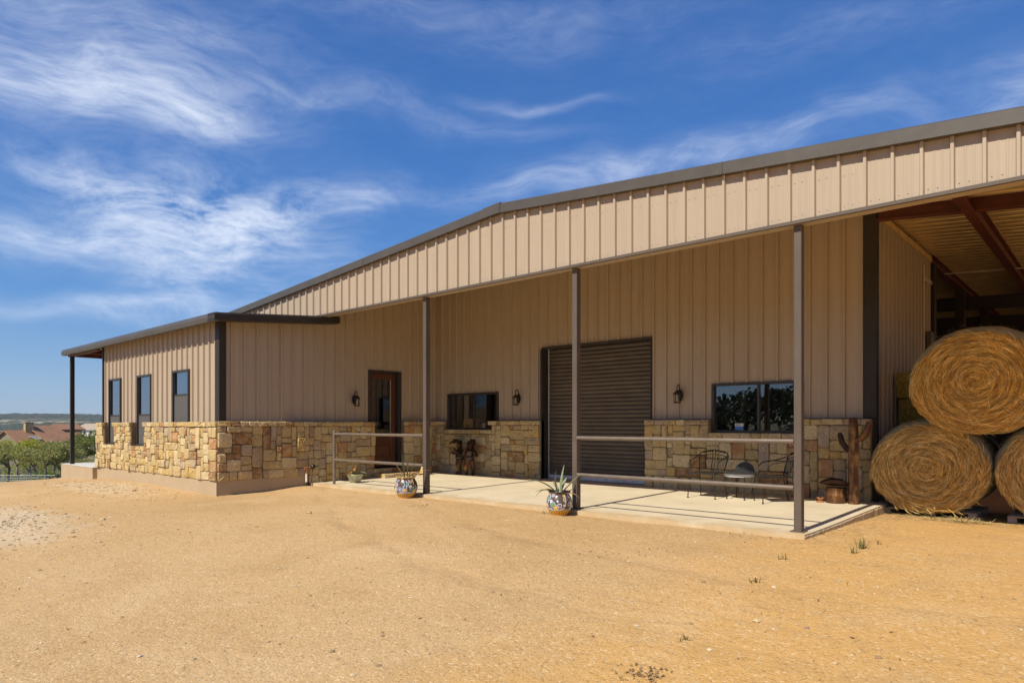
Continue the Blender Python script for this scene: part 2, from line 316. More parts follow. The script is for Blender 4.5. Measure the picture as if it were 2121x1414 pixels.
def m_straw(name, cols):
    m, n, out = newmat(name); P = n.new('ShaderNodeTexCoord').outputs['Object']; x, y, z = n.xyz(P); r = n.m('SQRT', n.m('ADD', n.m('MULTIPLY', x, x), n.m('MULTIPLY', z, z)))
    cb = n.new('ShaderNodeCombineXYZ'); n.put(cb.inputs[0], n.m('MULTIPLY', r, 17.)); n.put(cb.inputs[1], n.m('MULTIPLY', n.m('ARCTAN2', z, x), 1.1))
    k = len(cols); col = n.ramp(island(n), [(i / k, c) for i, c in enumerate(cols)], 'CONSTANT')
    hs = n.new('ShaderNodeHueSaturation'); n.put(hs.inputs['Color'], col); n.put(hs.inputs['Value'], n.ramp(n.noise(cb.outputs[0], 1.2, 4, .6), [(.34, .58), (.62, 1.06)])); col = hs.outputs[0]
    p = n.new('ShaderNodeBsdfPrincipled'); n.put(p.inputs['Base Color'], col); p.inputs['Roughness'].default_value = .65; p.inputs['Specular IOR Level'].default_value = .25; n.l.new(p.outputs[0], out.inputs[0])
m_straw('straw', [(.88, .52, .115), (.76, .42, .075), (.92, .60, .16), (.62, .31, .05), (.84, .48, .10), (.95, .70, .26), (.52, .25, .04)])
m_straw('straw_dull', [(.80, .50, .145), (.70, .41, .095), (.88, .60, .21), (.54, .30, .065), (.76, .47, .135), (.93, .72, .32), (.44, .24, .05)])
m_island('straw_pale', [(.60, .46, .20), (.52, .38, .15), (.66, .54, .28)], .7, .1)
m_island('straw_green', [(.50, .40, .10), (.38, .31, .07), (.60, .48, .15)], .7, .1)
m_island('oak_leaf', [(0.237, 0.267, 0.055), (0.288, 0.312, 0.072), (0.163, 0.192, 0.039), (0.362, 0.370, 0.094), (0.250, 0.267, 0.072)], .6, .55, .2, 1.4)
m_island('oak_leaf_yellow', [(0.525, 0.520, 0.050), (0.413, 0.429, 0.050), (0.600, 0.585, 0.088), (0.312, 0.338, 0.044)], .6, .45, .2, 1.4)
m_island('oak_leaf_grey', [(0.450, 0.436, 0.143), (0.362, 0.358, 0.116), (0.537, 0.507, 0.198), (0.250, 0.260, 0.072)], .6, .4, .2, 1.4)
m_island('bright_leaf', [(.20, .29, .035), (.26, .34, .05), (.14, .22, .03)], .6, .3)
m_island('pebble', [(.62, .50, .33), (.52, .38, .21), (.68, .60, .47), (.40, .26, .13), (.58, .42, .22), (.30, .20, .12), (.66, .54, .38)], .9)
m_island('litter', [(.20, .125, .065), (.28, .17, .08), (.14, .09, .055), (.34, .22, .11)], .9)
m_island('wood_leaf', [(.055, .068, .022), (.075, .085, .030), (.040, .050, .018), (.095, .100, .038)], .7, .2)
m_island('weed', [(.16, .15, .05), (.20, .18, .07), (.10, .11, .04), (.34, .26, .11)], .8, .2)
m_glass('window_glass', 1.75, (.86, .87, .86), .05); m_glass('wing_glass', 2.3, (.25, .27, .30), .20); m_glass('lamp_glass', 1.45, (.95, .9, .8))
def m_agave():
    m, n, out = newmat('agave_leaf'); P = pos(n); f = n.noise(n.mapping(P, (3, 3, 1)), 20, 4)
    finish(n, out, n.ramp(f, [(.3, (.17, .20, .10)), (.7, (.30, .33, .20))]), .5, 0, None, spec=.4)
    m, n, out = newmat('agave_dry'); finish(n, out, n.ramp(n.noise(pos(n), 30, 4), [(.3, (.30, .17, .06)), (.7, (.55, .38, .17))]), .8)
    m, n, out = newmat('dry_orange'); finish(n, out, n.ramp(n.noise(pos(n), 30, 4), [(.3, (.50, .19, .03)), (.7, (.62, .36, .08))]), .7)
m_agave()
def m_hills():
    m, n, out = newmat('wooded_hills'); P = pos(n); f = n.noise(P, .004, 6, .6, .4); f2 = n.noise(P, .05, 5, .7)
    col = n.ramp(f2, [(.35, (.022, .032, .018)), (.6, (.060, .075, .038))])
    z = n.xyz(P)[2]
    col = n.mix(n.m('MULTIPLY', n.ramp(f, [(.54, 0.), (.59, 1.)]), n.ramp(n.m('DIVIDE', z, 40.), [(.2, 1.), (.5, .1)])), col, (.30, .27, .18))
    finish(n, out, col, .95, 0, f2, .6, 4., .1)
m_hills()

# ------------------------------------------------------------------ mesh helpers
class MB:
    def __init__(s): s.v = []; s.f = []
    def add(s, vs, fs):
        k = len(s.v); s.v += [tuple(v) for v in vs]; s.f += [tuple(i + k for i in f) for f in fs]; return s
    def box(s, a, b):
        x0, y0, z0 = a; x1, y1, z1 = b
        return s.add([(x0, y0, z0), (x1, y0, z0), (x1, y1, z0), (x0, y1, z0), (x0, y0, z1), (x1, y0, z1), (x1, y1, z1), (x0, y1, z1)],
                     [(0, 3, 2, 1), (4, 5, 6, 7), (0, 1, 5, 4), (1, 2, 6, 5), (2, 3, 7, 6), (3, 0, 4, 7)])
    def bev(s, a, b, c=.004):
        """box with chamfered edges"""
        a = Vector(a); b = Vector(b); ce = (a + b) / 2; h = (b - a) / 2; c = min(c, h.x * .45, h.y * .45, h.z * .45)
        idx = {}; vs = []
        for sx in (-1, 1):
            for sy in (-1, 1):
                for sz in (-1, 1):
                    for k in range(3):
                        p = [sx * (h.x - c), sy * (h.y - c), sz * (h.z - c)]; p[k] = (sx, sy, sz)[k] * h[k]
                        idx[(sx, sy, sz, k)] = len(vs); vs.append(ce + Vector(p))
        fs = []
        for k in range(3):
            i, j = [q for q in range(3) if q != k]
            for sg in (-1, 1):
                loop = []
                for (p, q) in ((-1, -1), (1, -1), (1, 1), (-1, 1)):
                    t = [0, 0, 0]; t[k] = sg; t[i] = p; t[j] = q; loop.append(idx[(*t, k)])
                fs.append(tuple(loop))
            for p in (-1, 1):
                for q in (-1, 1):
                    t0 = [0, 0, 0]; t1 = [0, 0, 0]; t0[i] = t1[i] = p; t0[j] = t1[j] = q; t0[k] = -1; t1[k] = 1
                    fs.append((idx[(*t0, i)], idx[(*t1, i)], idx[(*t1, j)], idx[(*t0, j)]))
        for sx in (-1, 1):
            for sy in (-1, 1):
                for sz in (-1, 1): fs.append(tuple(idx[(sx, sy, sz, k)] for k in range(3)))
        return s.add(vs, fs)
    def tube(s, pts, r, seg=8, cap=True):
        pts = [Vector(p) for p in pts]; n = len(pts); rs = r if isinstance(r, (list, tuple)) else [r] * n
        t0 = (pts[1] - pts[0]).normalized(); up = Vector((0, 0, 1)) if abs(t0.z) < .9 else Vector((1, 0, 0))
        u = t0.cross(up).normalized(); rings = []
        for i, p in enumerate(pts):
            t = ((pts[min(i + 1, n - 1)] - pts[max(i - 1, 0)])).normalized()
            u = (u - t * u.dot(t)).normalized(); w = t.cross(u)
            rings.append([p + (u * math.cos(a) + w * math.sin(a)) * rs[i] for a in [2 * math.pi * k / seg for k in range(seg)]])
        vs = [v for rg in rings for v in rg]; fs = []
        for i in range(n - 1):
            for k in range(seg): fs.append((i * seg + k, i * seg + (k + 1) % seg, (i + 1) * seg + (k + 1) % seg, (i + 1) * seg + k))
        if cap: fs += [tuple(range(seg))[::-1], tuple(range((n - 1) * seg, n * seg))]
        return s.add(vs, fs)
    def lathe(s, prof, seg=24, c=(0, 0, 0)):
        vs = []; fs = []; n = len(prof)
        for r, z in prof:
            for k in range(seg):
                a = 2 * math.pi * k / seg; vs.append((c[0] + r * math.cos(a), c[1] + r * math.sin(a), c[2] + z))
        for i in range(n - 1):
            for k in range(seg): fs.append((i * seg + k, i * seg + (k + 1) % seg, (i + 1) * seg + (k + 1) % seg, (i + 1) * seg + k))
        fs += [tuple(range(seg))[::-1], tuple(range((n - 1) * seg, n * seg))]
        return s.add(vs, fs)
    def sweep(s, prof, a, b):
        """extrude a closed 3D outline from offset a to offset b"""
        n = len(prof); a = Vector(a); b = Vector(b)
        vs = [Vector(p) + a for p in prof] + [Vector(p) + b for p in prof]
        fs = [tuple(range(n))[::-1], tuple(range(n, 2 * n))] + [(i, (i + 1) % n, n + (i + 1) % n, n + i) for i in range(n)]
        return s.add(vs, fs)
    def rot(s, angz=0, loc=(0, 0, 0), sc=1.):
        M = Matrix.Translation(loc) @ Matrix.Rotation(angz, 4, 'Z') @ Matrix.Scale(sc, 4); s.v = [tuple(M @ Vector(v)) for v in s.v]; return s
    def xf(s, M): s.v = [tuple(M @ Vector(v)) for v in s.v]; return s
    def mesh(s, name, mat, smooth=False, off=(0, 0, 0)):
        me = bpy.data.meshes.new(name); o = Vector(off)
        me.from_pydata([tuple(Vector(v) - o) for v in s.v], [], s.f)
        if mat: me.materials.append(MATS[mat])
        if smooth:
            for p in me.polygons: p.use_smooth = True
            if smooth == 'auto':
                try: me.set_sharp_from_angle(angle=R_(40))
                except Exception: pass
        me.update(); return me
    def build(s, name, mat, parent=None, smooth=False, world=True, loc=None):
        """world=True: vertices are in world space (the object sits at the centre of its base)"""
        if loc is None:
            xs, ys, zs = zip(*s.v); c = Vector(((min(xs) + max(xs)) / 2, (min(ys) + max(ys)) / 2, min(zs))) if world else Vector((0, 0, 0))
        else: c = Vector(loc)
        me = s.mesh(name, mat, smooth, c); o = bpy.data.objects.new(name, me); COL.objects.link(o)
        po = wpos(parent) if (parent and world) else Vector((0, 0, 0))
        o.parent = parent; o.location = c - po; return o
WP = {}
def wpos(o):
    p = Vector((0, 0, 0))
    while o is not None: p += o.location; o = o.parent
    return p
def tag(o, label=None, cat=None, group=None, kind=None):
    if label: o['label'] = label
    if cat: o['category'] = cat
    if group: o['group'] = group
    if kind: o['kind'] = kind
    return o
def empty(name, loc, rz=0., label=None, cat=None, group=None):
    o = bpy.data.objects.new(name, None); COL.objects.link(o); o.location = loc; o.rotation_euler = (0, 0, rz); o.empty_display_size = .2
    return tag(o, label, cat, group)
def link_mesh(name, me, parent, loc=(0, 0, 0), rot=(0, 0, 0), sc=(1, 1, 1)):
    o = bpy.data.objects.new(name, me); COL.objects.link(o); o.parent = parent; o.location = loc; o.rotation_euler = rot; o.scale = sc; return o
def copy_tree(o, parent=None):
    c = o.copy(); COL.objects.link(c); c.parent = parent
    for ch in list(o.children): copy_tree(ch, c)
    return c
def lerp(a, b, t): return a + (b - a) * t
def smooth(t): t = max(0., min(1., t)); return t * t * (3 - 2 * t)
def at(u, depth):
    d = CF + CR * ((u - 1060.5) / 1403.); return d.x * depth, d.y * depth

# ------------------------------------------------------------------ ground
WX, WY, MY, PY = -12.79, 5.776, 11.33, 7.88      # wing side wall, wing front wall, main wall, post line
TH = .12                                          # stone veneer depth
RX = -7.35                                        # ridge
def RT(x): return 4.71 - (.074 * (RX - x) if x < RX else .084 * (x - RX))
def MR(x): return RT(x) + .22
def slab_z(y): return .045 * smooth((y - 7.7) / 3.6)
def ground_z(x, y):
    z = -.34 + .285 * smooth(y / 7.4)
    z += -.05 * smooth((-x - 8.) / 5.) * smooth((y - 3) / 3.) * (1 - smooth((y - 6.6) / 1.))
    z += .055 * math.exp(-((x + 16.4) / 2.2) ** 2 - ((y - 5.2) / 1.6) ** 2)
    if y > 9: z -= .03 * smooth((y - 9) / 2)
    s = -18.6 - x
    if s > 0:
        z -= 3.9 * smooth(s / 42.) * (1 if s > 12 else smooth(s / 12.) * .75 + .25) + .03 * min(s, 6)
        if s > 40: z -= 3.4 * smooth((s - 40) / 110.)
    dd = math.hypot(x, y)
    if dd > 300: z -= 4 * smooth((dd - 300) / 800.)
    if y > 30: z -= 3 * smooth((y - 30) / 90.)
    if y < -38: z += 5.5 * smooth((-38 - y) / 45.)
    k = .35 + .65 * smooth((dd - 3) / 30.)
    z += .030 * k * noise.noise(Vector((x * .35, y * .35, 3.1))) + .012 * noise.noise(Vector((x * 1.1, y * 1.1, 8.))) + (.5 * noise.noise(Vector((x * .02, y * .02, 1.))) if s > 30 else 0)
    return z
def build_ground():
    N = 150
    def warp(t, a=16.): return a * math.sinh(t * 6.0) / math.sinh(6.) * (4200. / a) if False else math.copysign((abs(t) * 26.) + 4200. * abs(t) ** 9, t)
    mb = MB(); cx, cy = -7., 5.
    for j in range(-N, N + 1):
        for i in range(-N, N + 1):
            x = cx + warp(i / N); y = cy + warp(j / N); mb.v.append((x, y, ground_z(x, y)))
    K = 2 * N + 1
    for j in range(K - 1):
        for i in range(K - 1): mb.f.append((j * K + i, j * K + i + 1, (j + 1) * K + i + 1, (j + 1) * K + i))
    o = mb.build('ground', 'granite_sand', None, True, loc=(0, 0, 0)); tag(o, 'tan decomposed granite yard in front of the barn', 'ground', kind='structure'); return o
GROUND = build_ground()

# ------------------------------------------------------------------ barn
BARN = empty('barn', (-8, 11, 0), 0, 'tan ribbed metal barn with stone wainscot, porch and open hay bay', 'barn')
PITCH = .262
PROF = [(0, 0), (.010, .036), (.038, .036), (.048, 0), (.118, 0), (.124, .0026), (.136, .0026), (.142, 0), (.188, 0), (.194, .0026), (.206, .0026), (.212, 0)]
def sheets(name, O, ax, nr, s0, s1, zb, zt, holes=(), mat='tan_panel', parent=None, per=3, phase=0.):
    """ribbed vertical sheets: O = base point at s=0, ax = along, nr = outward"""
    O = Vector((*O, 0)); ax = Vector((*ax, 0)); nr = Vector((*nr, 0)); zbf = zb if callable(zb) else (lambda s: zb); ztf = zt if callable(zt) else (lambda s: zt)
    wd = PITCH * per; k0 = math.floor((s0 - phase) / wd); i = k0
    while phase + i * wd < s1 - 1e-4:
        a = max(s0, phase + i * wd); b = min(s1, phase + (i + 1) * wd); pts = []
        for q in range(per):
            for (o, d) in PROF: pts.append((phase + i * wd + q * PITCH + o, d))
        pts.append((phase + (i + 1) * wd, 0))
        cuts = [a, b] + [h[k] for h in holes for k in (0, 1) if a < h[k] < b]
        def dep(s):
            for (p, q) in zip(pts, pts[1:]):
                if p[0] - 1e-9 <= s <= q[0] + 1e-9: return lerp(p[1], q[1], (s - p[0]) / max(1e-9, q[0] - p[0]))
            return 0
        ss = sorted(set([round(p[0], 5) for p in pts if a < p[0] < b] + [round(c, 5) for c in cuts])); mb = MB(); lap = .0015 * (i % 2)
        for (p, q) in zip(ss, ss[1:]):
            if q - p < 1e-5: continue
            mid = (p + q) / 2; iv = [(None, None)]
            cuth = sorted([h for h in holes if h[0] - 1e-6 <= mid <= h[1] + 1e-6], key=lambda h: h[2]); segs = []; lo = None
            for h in cuth: segs.append((lo, h[2])); lo = h[3]
            segs.append((lo, None))
            for (zl, zh) in segs:
                l0 = zbf(p) if zl is None else zl; l1 = zbf(q) if zl is None else zl; h0 = ztf(p) if zh is None else zh; h1 = ztf(q) if zh is None else zh
                if max(h0 - l0, h1 - l1) < .004: continue
                P0 = O + ax * p + nr * (dep(p) + lap); P1 = O + ax * q + nr * (dep(q) + lap)
                mb.add([(P0.x, P0.y, l0), (P1.x, P1.y, l1), (P1.x, P1.y, h1), (P0.x, P0.y, h0)], [(0, 1, 2, 3)])
        if mb.f: mb.build(name, mat, parent)
        i += 1

def stone_mesh(w, h, p, rng):
    """one irregular block, centred on its back face; local x along, z up, -y outward"""
    c = min(w, h); k = [c * rng.uniform(.03, .20) for _ in range(4)]; j = lambda: rng.uniform(-.006, .004)
    hw, hh = w / 2, h / 2; o = []
    cor = [(-1, -1), (1, -1), (1, 1), (-1, 1)]
    for q, (sx, sy) in enumerate(cor):
        X, Y, r = sx * hw, sy * hh, k[q]; pa = (X - sx * r * rng.uniform(.6, 1.2), Y + j() * sy * -1); pb = (X + j() * -sx, Y - sy * r * rng.uniform(.6, 1.2))
        o += [pa, pb] if sx * sy < 0 else [pb, pa]
    # order around
    o.sort(key=lambda t: math.atan2(t[1] / hh, t[0] / hw)); n = len(o); vs = []; fs = []
    e = min(.010, c * .09); tx, tz = rng.uniform(-.05, .05), rng.uniform(-.06, .06)
    def hgt(x, z): return p + tx * x + tz * z
    for (x, z) in o: vs.append((x, .03, z))
    for (x, z) in o: vs.append((x, -(hgt(x, z) - e * rng.uniform(.8, 1.5)), z))
    for (x, z) in o:
        f = 1 - e / math.hypot(x, z) * rng.uniform(1., 2.4); vs.append((x * f, -(hgt(x, z) + rng.uniform(-.004, .006)), z * f))
    for (x, z) in o:
        f = rng.uniform(.35, .6); vs.append((x * f, -(hgt(x, z) + rng.uniform(-.008, .013)), z * f))
    vs.append((0, -(p + rng.uniform(0, .014)), 0))
    for r in range(3):
        for i in range(n): fs.append((r * n + i, r * n + (i + 1) % n, (r + 1) * n + (i + 1) % n, (r + 1) * n + i))
    for i in range(n): fs.append((3 * n + i, 3 * n + (i + 1) % n, 4 * n))
    me = bpy.data.meshes.new('stone'); me.from_pydata(vs, [], fs); me.materials.append(MATS['limestone'])
    for q in me.polygons: q.use_smooth = True
    try: me.set_sharp_from_angle(angle=R_(20))
    except Exception: pass
    me.update(); return me

SIZES = [(7, 3), (5, 4), (4, 3), (3, 2), (6, 4), (3, 4), (5, 3), (4, 5), (4, 4), (8, 3), (3, 3), (5, 2), (2, 3), (6, 3), (2, 2), (7, 4)]
def wainscot(O, ax, nr, length, z0, z1, holes, seed, cell=.052, proud=.06, caps=True, cap_h=.10):
    """rubble stone veneer; holes in (s0, s1, zlo, zhi)"""
    rng = random.Random(seed); O = Vector((*O, 0)); ax = Vector((*ax, 0)); nr = Vector((*nr, 0))
    mb = MB(); cuts = sorted(set([0., length] + [min(max(h[k], 0), length) for h in holes for k in (0, 1)]))
    capz = z1 - cap_h
    for a, b in zip(cuts, cuts[1:]):
        if b - a < 1e-4: continue
        mid = (a + b) / 2; segs = [(z0, z1)]
        for h in holes:
            if h[0] < mid < h[1]:
                new = []
                for (l, t) in segs:
                    if h[2] > l: new.append((l, min(t, h[2])))
                    if h[3] < t: new.append((max(l, h[3]), t))
                segs = [q for q in new if q[1] - q[0] > .005]
        for (l, t) in segs:
            A = O + ax * a; B = O + ax * b; I = -nr * TH
            pr = [(A.x, A.y, l), (B.x, B.y, l), (B.x, B.y, t), (A.x, A.y, t)]
            mb.sweep(pr, (0, 0, 0), tuple(I))
    part = mb.build('stone_wainscot', 'mortar', BARN); org = wpos(part)
    rz = math.atan2(ax.y, ax.x)
    def put(s, z, w, h, p):
        c = O + ax * (s + w / 2); me = stone_mesh(w - .009, h - .009, p, rng)
        o = bpy.data.objects.new('stone', me); COL.objects.link(o); o.parent = part; o.location = Vector((c.x, c.y, z + h / 2)) - org
        # local -y must look along the outward normal
        o.rotation_euler = (0, 0, math.atan2(nr.x, -nr.y))
    # holes lifted onto a grid
    nx = int(round(length / cell)); sx = length / nx
    hz = [(h[0], h[1], h[2], h[3]) for h in holes]
    def covered(s, z):
        return any(h[0] - 1e-6 < s < h[1] + 1e-6 and h[2] - 1e-6 < z < h[3] + 1e-6 for h in hz)
    # cap courses: along the top and under every notch that starts above the base
    courses = [(z1 - cap_h, 0., length)]
    for h in holes:
        if h[2] > z0 + .2: courses.append((h[2] - cap_h, h[0], h[1]))
    capsegs = []
    for (zc, a, b) in courses:
        s = a
        while s < b - .01:
            w = rng.choice([.13, .17, .22, .26, .32, .19]); w = min(w, b - s)
            for h in hz:
                if h[2] < zc + cap_h / 2 < h[3] and s < h[0] < s + w: w = h[0] - s
            if w > .03 and not covered(s + w / 2, zc + cap_h / 2):
                if b - s - w < .06: w = b - s
                put(s, zc, w, cap_h, rng.uniform(.045, .062)); capsegs.append((s, s + w, zc, zc + cap_h)); s += w
            else: s += .01
    top = z1 - cap_h; nz = int(round((top - z0) / cell)); sz = (top - z0) / nz
    grid = [[False] * nx for _ in range(nz)]
    for j in range(nz):
        for i in range(nx):
            s, z = (i + .5) * sx, z0 + (j + .5) * sz
            if covered(s, z) or any(c[0] < s < c[1] and c[2] < z < c[3] for c in capsegs): grid[j][i] = True
    for j in range(nz):
        for i in range(nx):
            if grid[j][i]: continue
            w, h = rng.choice(SIZES)
            if rng.random() < .12: w, h = h, w
            ww = 0
            while ww < w and i + ww < nx and not grid[j][i + ww]: ww += 1
            hh = 0
            while hh < h and j + hh < nz and not any(grid[j + hh][i + q] for q in range(ww)): hh += 1
            # swallow slivers
            if i + ww < nx and not grid[j][i + ww] and (i + ww + 1 >= nx or grid[j][i + ww + 1]):
                if not any(grid[j + q][i + ww] for q in range(hh)): ww += 1
            if j + hh < nz and (j + hh + 1 >= nz):
                if not any(grid[j + hh][i + q] for q in range(ww)): hh += 1
            for q in range(hh):
                for r in range(ww): grid[j + q][i + r] = True
            p = rng.uniform(.020, .055)
            if rng.random() < .09: p = rng.uniform(.05, proud + .02)
            put(i * sx, z0 + j * sz, ww * sx, hh * sz, p)
    return part

# --- stone wainscots --------------------------------------------------------
W1, W2, W3 = (-19.08, -18.24), (-17.15, -16.30), (-15.10, -14.27)
wl = -19.62
wainscot((wl, WY), (1, 0), (0, -1), WX + .03 - wl, .15, 1.28, [(W1[0] - wl - .03, W1[1] - wl - .04, .735, 2), (W2[0] - wl - .09, W2[1] - wl - .04, .735, 2)], 11, .054)
DY0, DY1 = 9.36, 10.25
wainscot((WX, WY + .0), (0, 1), (1, 0), 7.72 - WY, .15, 1.29, [], 12, .058)
wainscot((WX, 7.72), (0, 1), (1, 0), DY0 + .06 - 7.72, 0.0, 1.29, [], 13, .058)
wainscot((WX, DY1 + .02), (0, 1), (1, 0), MY - DY1 - .02, .02, 1.31, [], 14, .058)
WA = (-12.50, -10.77, 1.11, 1.985); WB = (-5.50, -3.91, 1.08, 1.955); RD = (-9.42, -6.75, 0, 2.87)
wainscot((WX, MY), (1, 0), (0, -1), RD[0] - WX, .03, 1.315, [(WA[0] - WX - .01, WA[1] - WX - .10, WA[2], 2)], 15, .055)
wainscot((RD[1] - .06, MY), (1, 0), (0, -1), -2.86 - RD[1] + .06, .03, 1.315, [(WB[0] - RD[1] + .06 + .0, WB[1] - RD[1] + .06 + .02, WB[2], 2)], 16, .060)

# --- concrete ---------------------------------------------------------------
mb = MB(); mb.box((wl, WY - .012, -1.0), (WX + .012, WY + .5, .148)); mb.box((WX - .5, WY + .3, -1.0), (WX + .011, 7.70, .149))
mb.build('foundation', 'stem_concrete', BARN)
SLX0, SLX1, SLY0 = WX, -2.63, 7.74
mb = MB(); nseg = 10
for k in range(nseg + 1):
    y = lerp(SLY0, MY + .35, k / nseg); mb.v += [(SLX0, y, slab_z(y)), (SLX1, y, slab_z(y)), (SLX0, y, -.30), (SLX1, y, -.30)]
for k in range(nseg):
    a, b = 4 * k, 4 * k + 4; mb.f += [(a, a + 1, b + 1, b), (a + 1, a + 3, b + 3, b + 1), (a, b, b + 2, a + 2)]
mb.f += [(0, 2, 3, 1)]
o = mb.build('porch_slab', 'slab_concrete', None); tag(o, 'pale concrete porch slab along the barn front', 'porch slab', kind='structure')
mb = MB(); N = 60                        # rough broken lip where the form was stripped
for k in range(N + 1):
    y = lerp(SLY0 - .01, 11.1, k / N); e = .012 + .012 * noise.noise(Vector((y * 6, 1.7, 0))) + .008 * noise.noise(Vector((y * 19, 5., 0))); z = slab_z(y) - .026 - .010 * noise.noise(Vector((y * 9, 3., 1)))
    mb.v += [(SLX1 + .0005, y, z + .010), (SLX1 + max(.004, e), y, z), (SLX1 + max(.004, e) + .008, y, -.2)]
for k in range(N): a = 3 * k; mb.f += [(a, a + 1, a + 4, a + 3), (a + 1, a + 2, a + 5, a + 4)]
mb.build('slab_lip', 'stem_concrete', o)
mb = MB(); mb.box((-22.35, 5.66, -1.6), (wl - .002, 9.6, .12)); o = mb.build('side_porch_slab', 'stem_concrete', None); tag(o, 'raised side porch slab at the far left end', 'porch slab', kind='structure')
mb = MB(); mb.bev((-22.36, 5.65, .121), (wl - .003, 9.6, .132), .004); mb.build('lit_slab_top', 'sunlit_concrete', o)  # paler sheet on the slab: sunlight on its top put into the colour

# --- metal walls ------------------------------------------------------------
sheets('wall_panel', (0, WY + TH), (1, 0), (0, -1), wl + .12, WX - TH, 1.2, lambda s: 3.29, [(W1[0], W1[1], .7, 2.37), (W2[0], W2[1], .7, 2.37), (W3[0], W3[1], 1.1, 2.37)], parent=BARN)
def wing_side_top(y): return 3.295 + .088 * (y - 5.7) - .03 if y < 8.2 else RT(WX) - .06
sheets('wall_panel', (WX - TH, 0), (0, 1), (1, 0), WY + TH, 8.2, 1.2, wing_side_top, [], parent=BARN, phase=.06)
sheets('wall_panel', (WX - TH, 0), (0, 1), (1, 0), 8.2, MY + TH, 1.2, lambda y: RT(WX) + .15, [(DY0, DY1, 0, 2.49)], parent=BARN, phase=.06)
sheets('wall_panel', (0, MY + TH), (1, 0), (0, -1), WX - TH, -2.985, 1.2, lambda x: MR(x) + .1, [WA, WB, (RD[0], RD[1], 0, RD[3])], parent=BARN, phase=.1)
LWX = -2.84
sheets('wall_panel', (LWX, 0), (0, 1), (1, 0), MY + .12, 15.3, -.1, 4.40, [], parent=BARN)
# fascia of the porch gable
sheets('fascia_panel', (0, PY - .03), (1, 0), (0, -1), -18.2, 4.2, 3.50, lambda x: RT(x) - .10, [], parent=BARN, phase=.03)
# inner faces and hidden walls that close the rooms
mb = MB(); q = .30
def wallbox(a, b): mb.box(a, b)
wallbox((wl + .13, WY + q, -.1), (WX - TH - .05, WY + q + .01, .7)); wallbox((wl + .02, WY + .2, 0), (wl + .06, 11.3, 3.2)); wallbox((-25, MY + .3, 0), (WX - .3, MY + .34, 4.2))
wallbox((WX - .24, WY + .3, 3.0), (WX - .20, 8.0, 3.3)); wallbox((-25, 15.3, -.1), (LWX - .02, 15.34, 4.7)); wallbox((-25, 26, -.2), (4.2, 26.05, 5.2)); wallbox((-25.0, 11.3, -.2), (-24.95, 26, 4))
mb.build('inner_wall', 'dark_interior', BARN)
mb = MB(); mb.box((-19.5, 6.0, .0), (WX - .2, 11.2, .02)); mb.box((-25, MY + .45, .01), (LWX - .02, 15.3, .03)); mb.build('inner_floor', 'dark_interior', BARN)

# --- roofs ------------------------------------------------------------------
def deck(y0, y1, xs, zf, name, mat, th=.0):
    """ribbed roof sheet whose ribs run up the slope (along x); xs = break points"""
    y = y0
    while y < y1 - 1e-3:
        yb = min(y + PITCH * 3, y1); mb = MB(); pts = []
        for k in range(3):
            for (o, d) in PROF[:4]: pts.append((y + k * PITCH + o, d))
        pts = [p for p in pts if p[0] < yb] + [(yb, 0)]
        for xa, xb in zip(xs, xs[1:]):
            for (p, q) in zip(pts, pts[1:]):
                mb.add([(xa, p[0], zf(xa) + p[1]), (xb, p[0], zf(xb) + p[1]), (xb, q[0], zf(xb) + q[1]), (xa, q[0], zf(xa) + q[1])], [(0, 1, 2, 3)])
        mb.build(name, mat, BARN); y = yb
deck(8.80, 11.30, [-19.0, RX, 4.2], lambda x: RT(x) + .16, 'porch_roof_sheet', 'deck_underside')
deck(11.0, 26.1, [-25.2, RX, 4.2], MR, 'roof_sheet', 'deck_underside')
mb = MB()
for xa, xb in ((-19, RX), (RX, 4.2)):
    mb.add([(xa, 7.885, RT(xa) - .02), (xb, 7.885, RT(xb) - .02), (xb, 8.85, RT(xb) + .20), (xa, 8.85, RT(xa) + .20)], [(0, 1, 2, 3)])
mb.build('step_flashing', 'bronze_trim', BARN)
# rake trim
def rake(xa, xb, name):
    mb = MB(); y0 = 7.755
    def prof(x): z = RT(x); return [(x, y0, z - .155), (x, y0, z - .02), (x, y0 + .025, z), (x, y0 + .16, z + .002), (x, y0 + .16, z - .06), (x, y0 + .09, z - .155)]
    a, b = prof(xa), prof(xb); n = 6
    mb.add(a + b, [tuple(range(n))[::-1], tuple(range(n, 2 * n))] + [(i, (i + 1) % n, n + (i + 1) % n, n + i) for i in range(n)])
    return mb.build(name, 'bronze_trim', BARN)
xs = [-18.4, -14.6, -10.9, RX, -3.6, .2, 4.2]
for a, b in zip(xs, xs[1:]): rake(a + .002, b - .002, 'rake_trim')
mb = MB(); c = .30
for xa, xb in ((RX - c, RX), (RX, RX + c * .25)):
    y0 = 7.747; pr = lambda x: [(x, y0, RT(x) - .16), (x, y0, RT(x) - .01), (x, y0 + .03, RT(x) + .012), (x, y0 + .2, RT(x) + .014)]
    a, b = pr(xa), pr(xb); mb.add(a + b, [(i, i + 1, 5 + i, 4 + i) for i in range(3)])
mb.build('ridge_cap', 'bronze_trim', BARN)
# fascia bottom drip and soffit return
mb = MB(); mb.sweep([(0, 7.808, 3.485), (0, 7.808, 3.522), (0, 7.852, 3.522), (0, 7.852, 3.485)], (-17, 0, 0), (4.2, 0, 0)); mb.build('fascia_trim', 'bronze_post', BARN)
mb = MB(); mb.box((-17, 7.853, 3.488), (4.2, 8.00, 3.50)); mb.build('soffit_return', 'tan_panel', BARN)
mb = MB(); mb.box((-17, 7.95, 3.501), (4.2, 8.0, 3.72)); mb.build('header_beam', 'red_oxide', BARN)
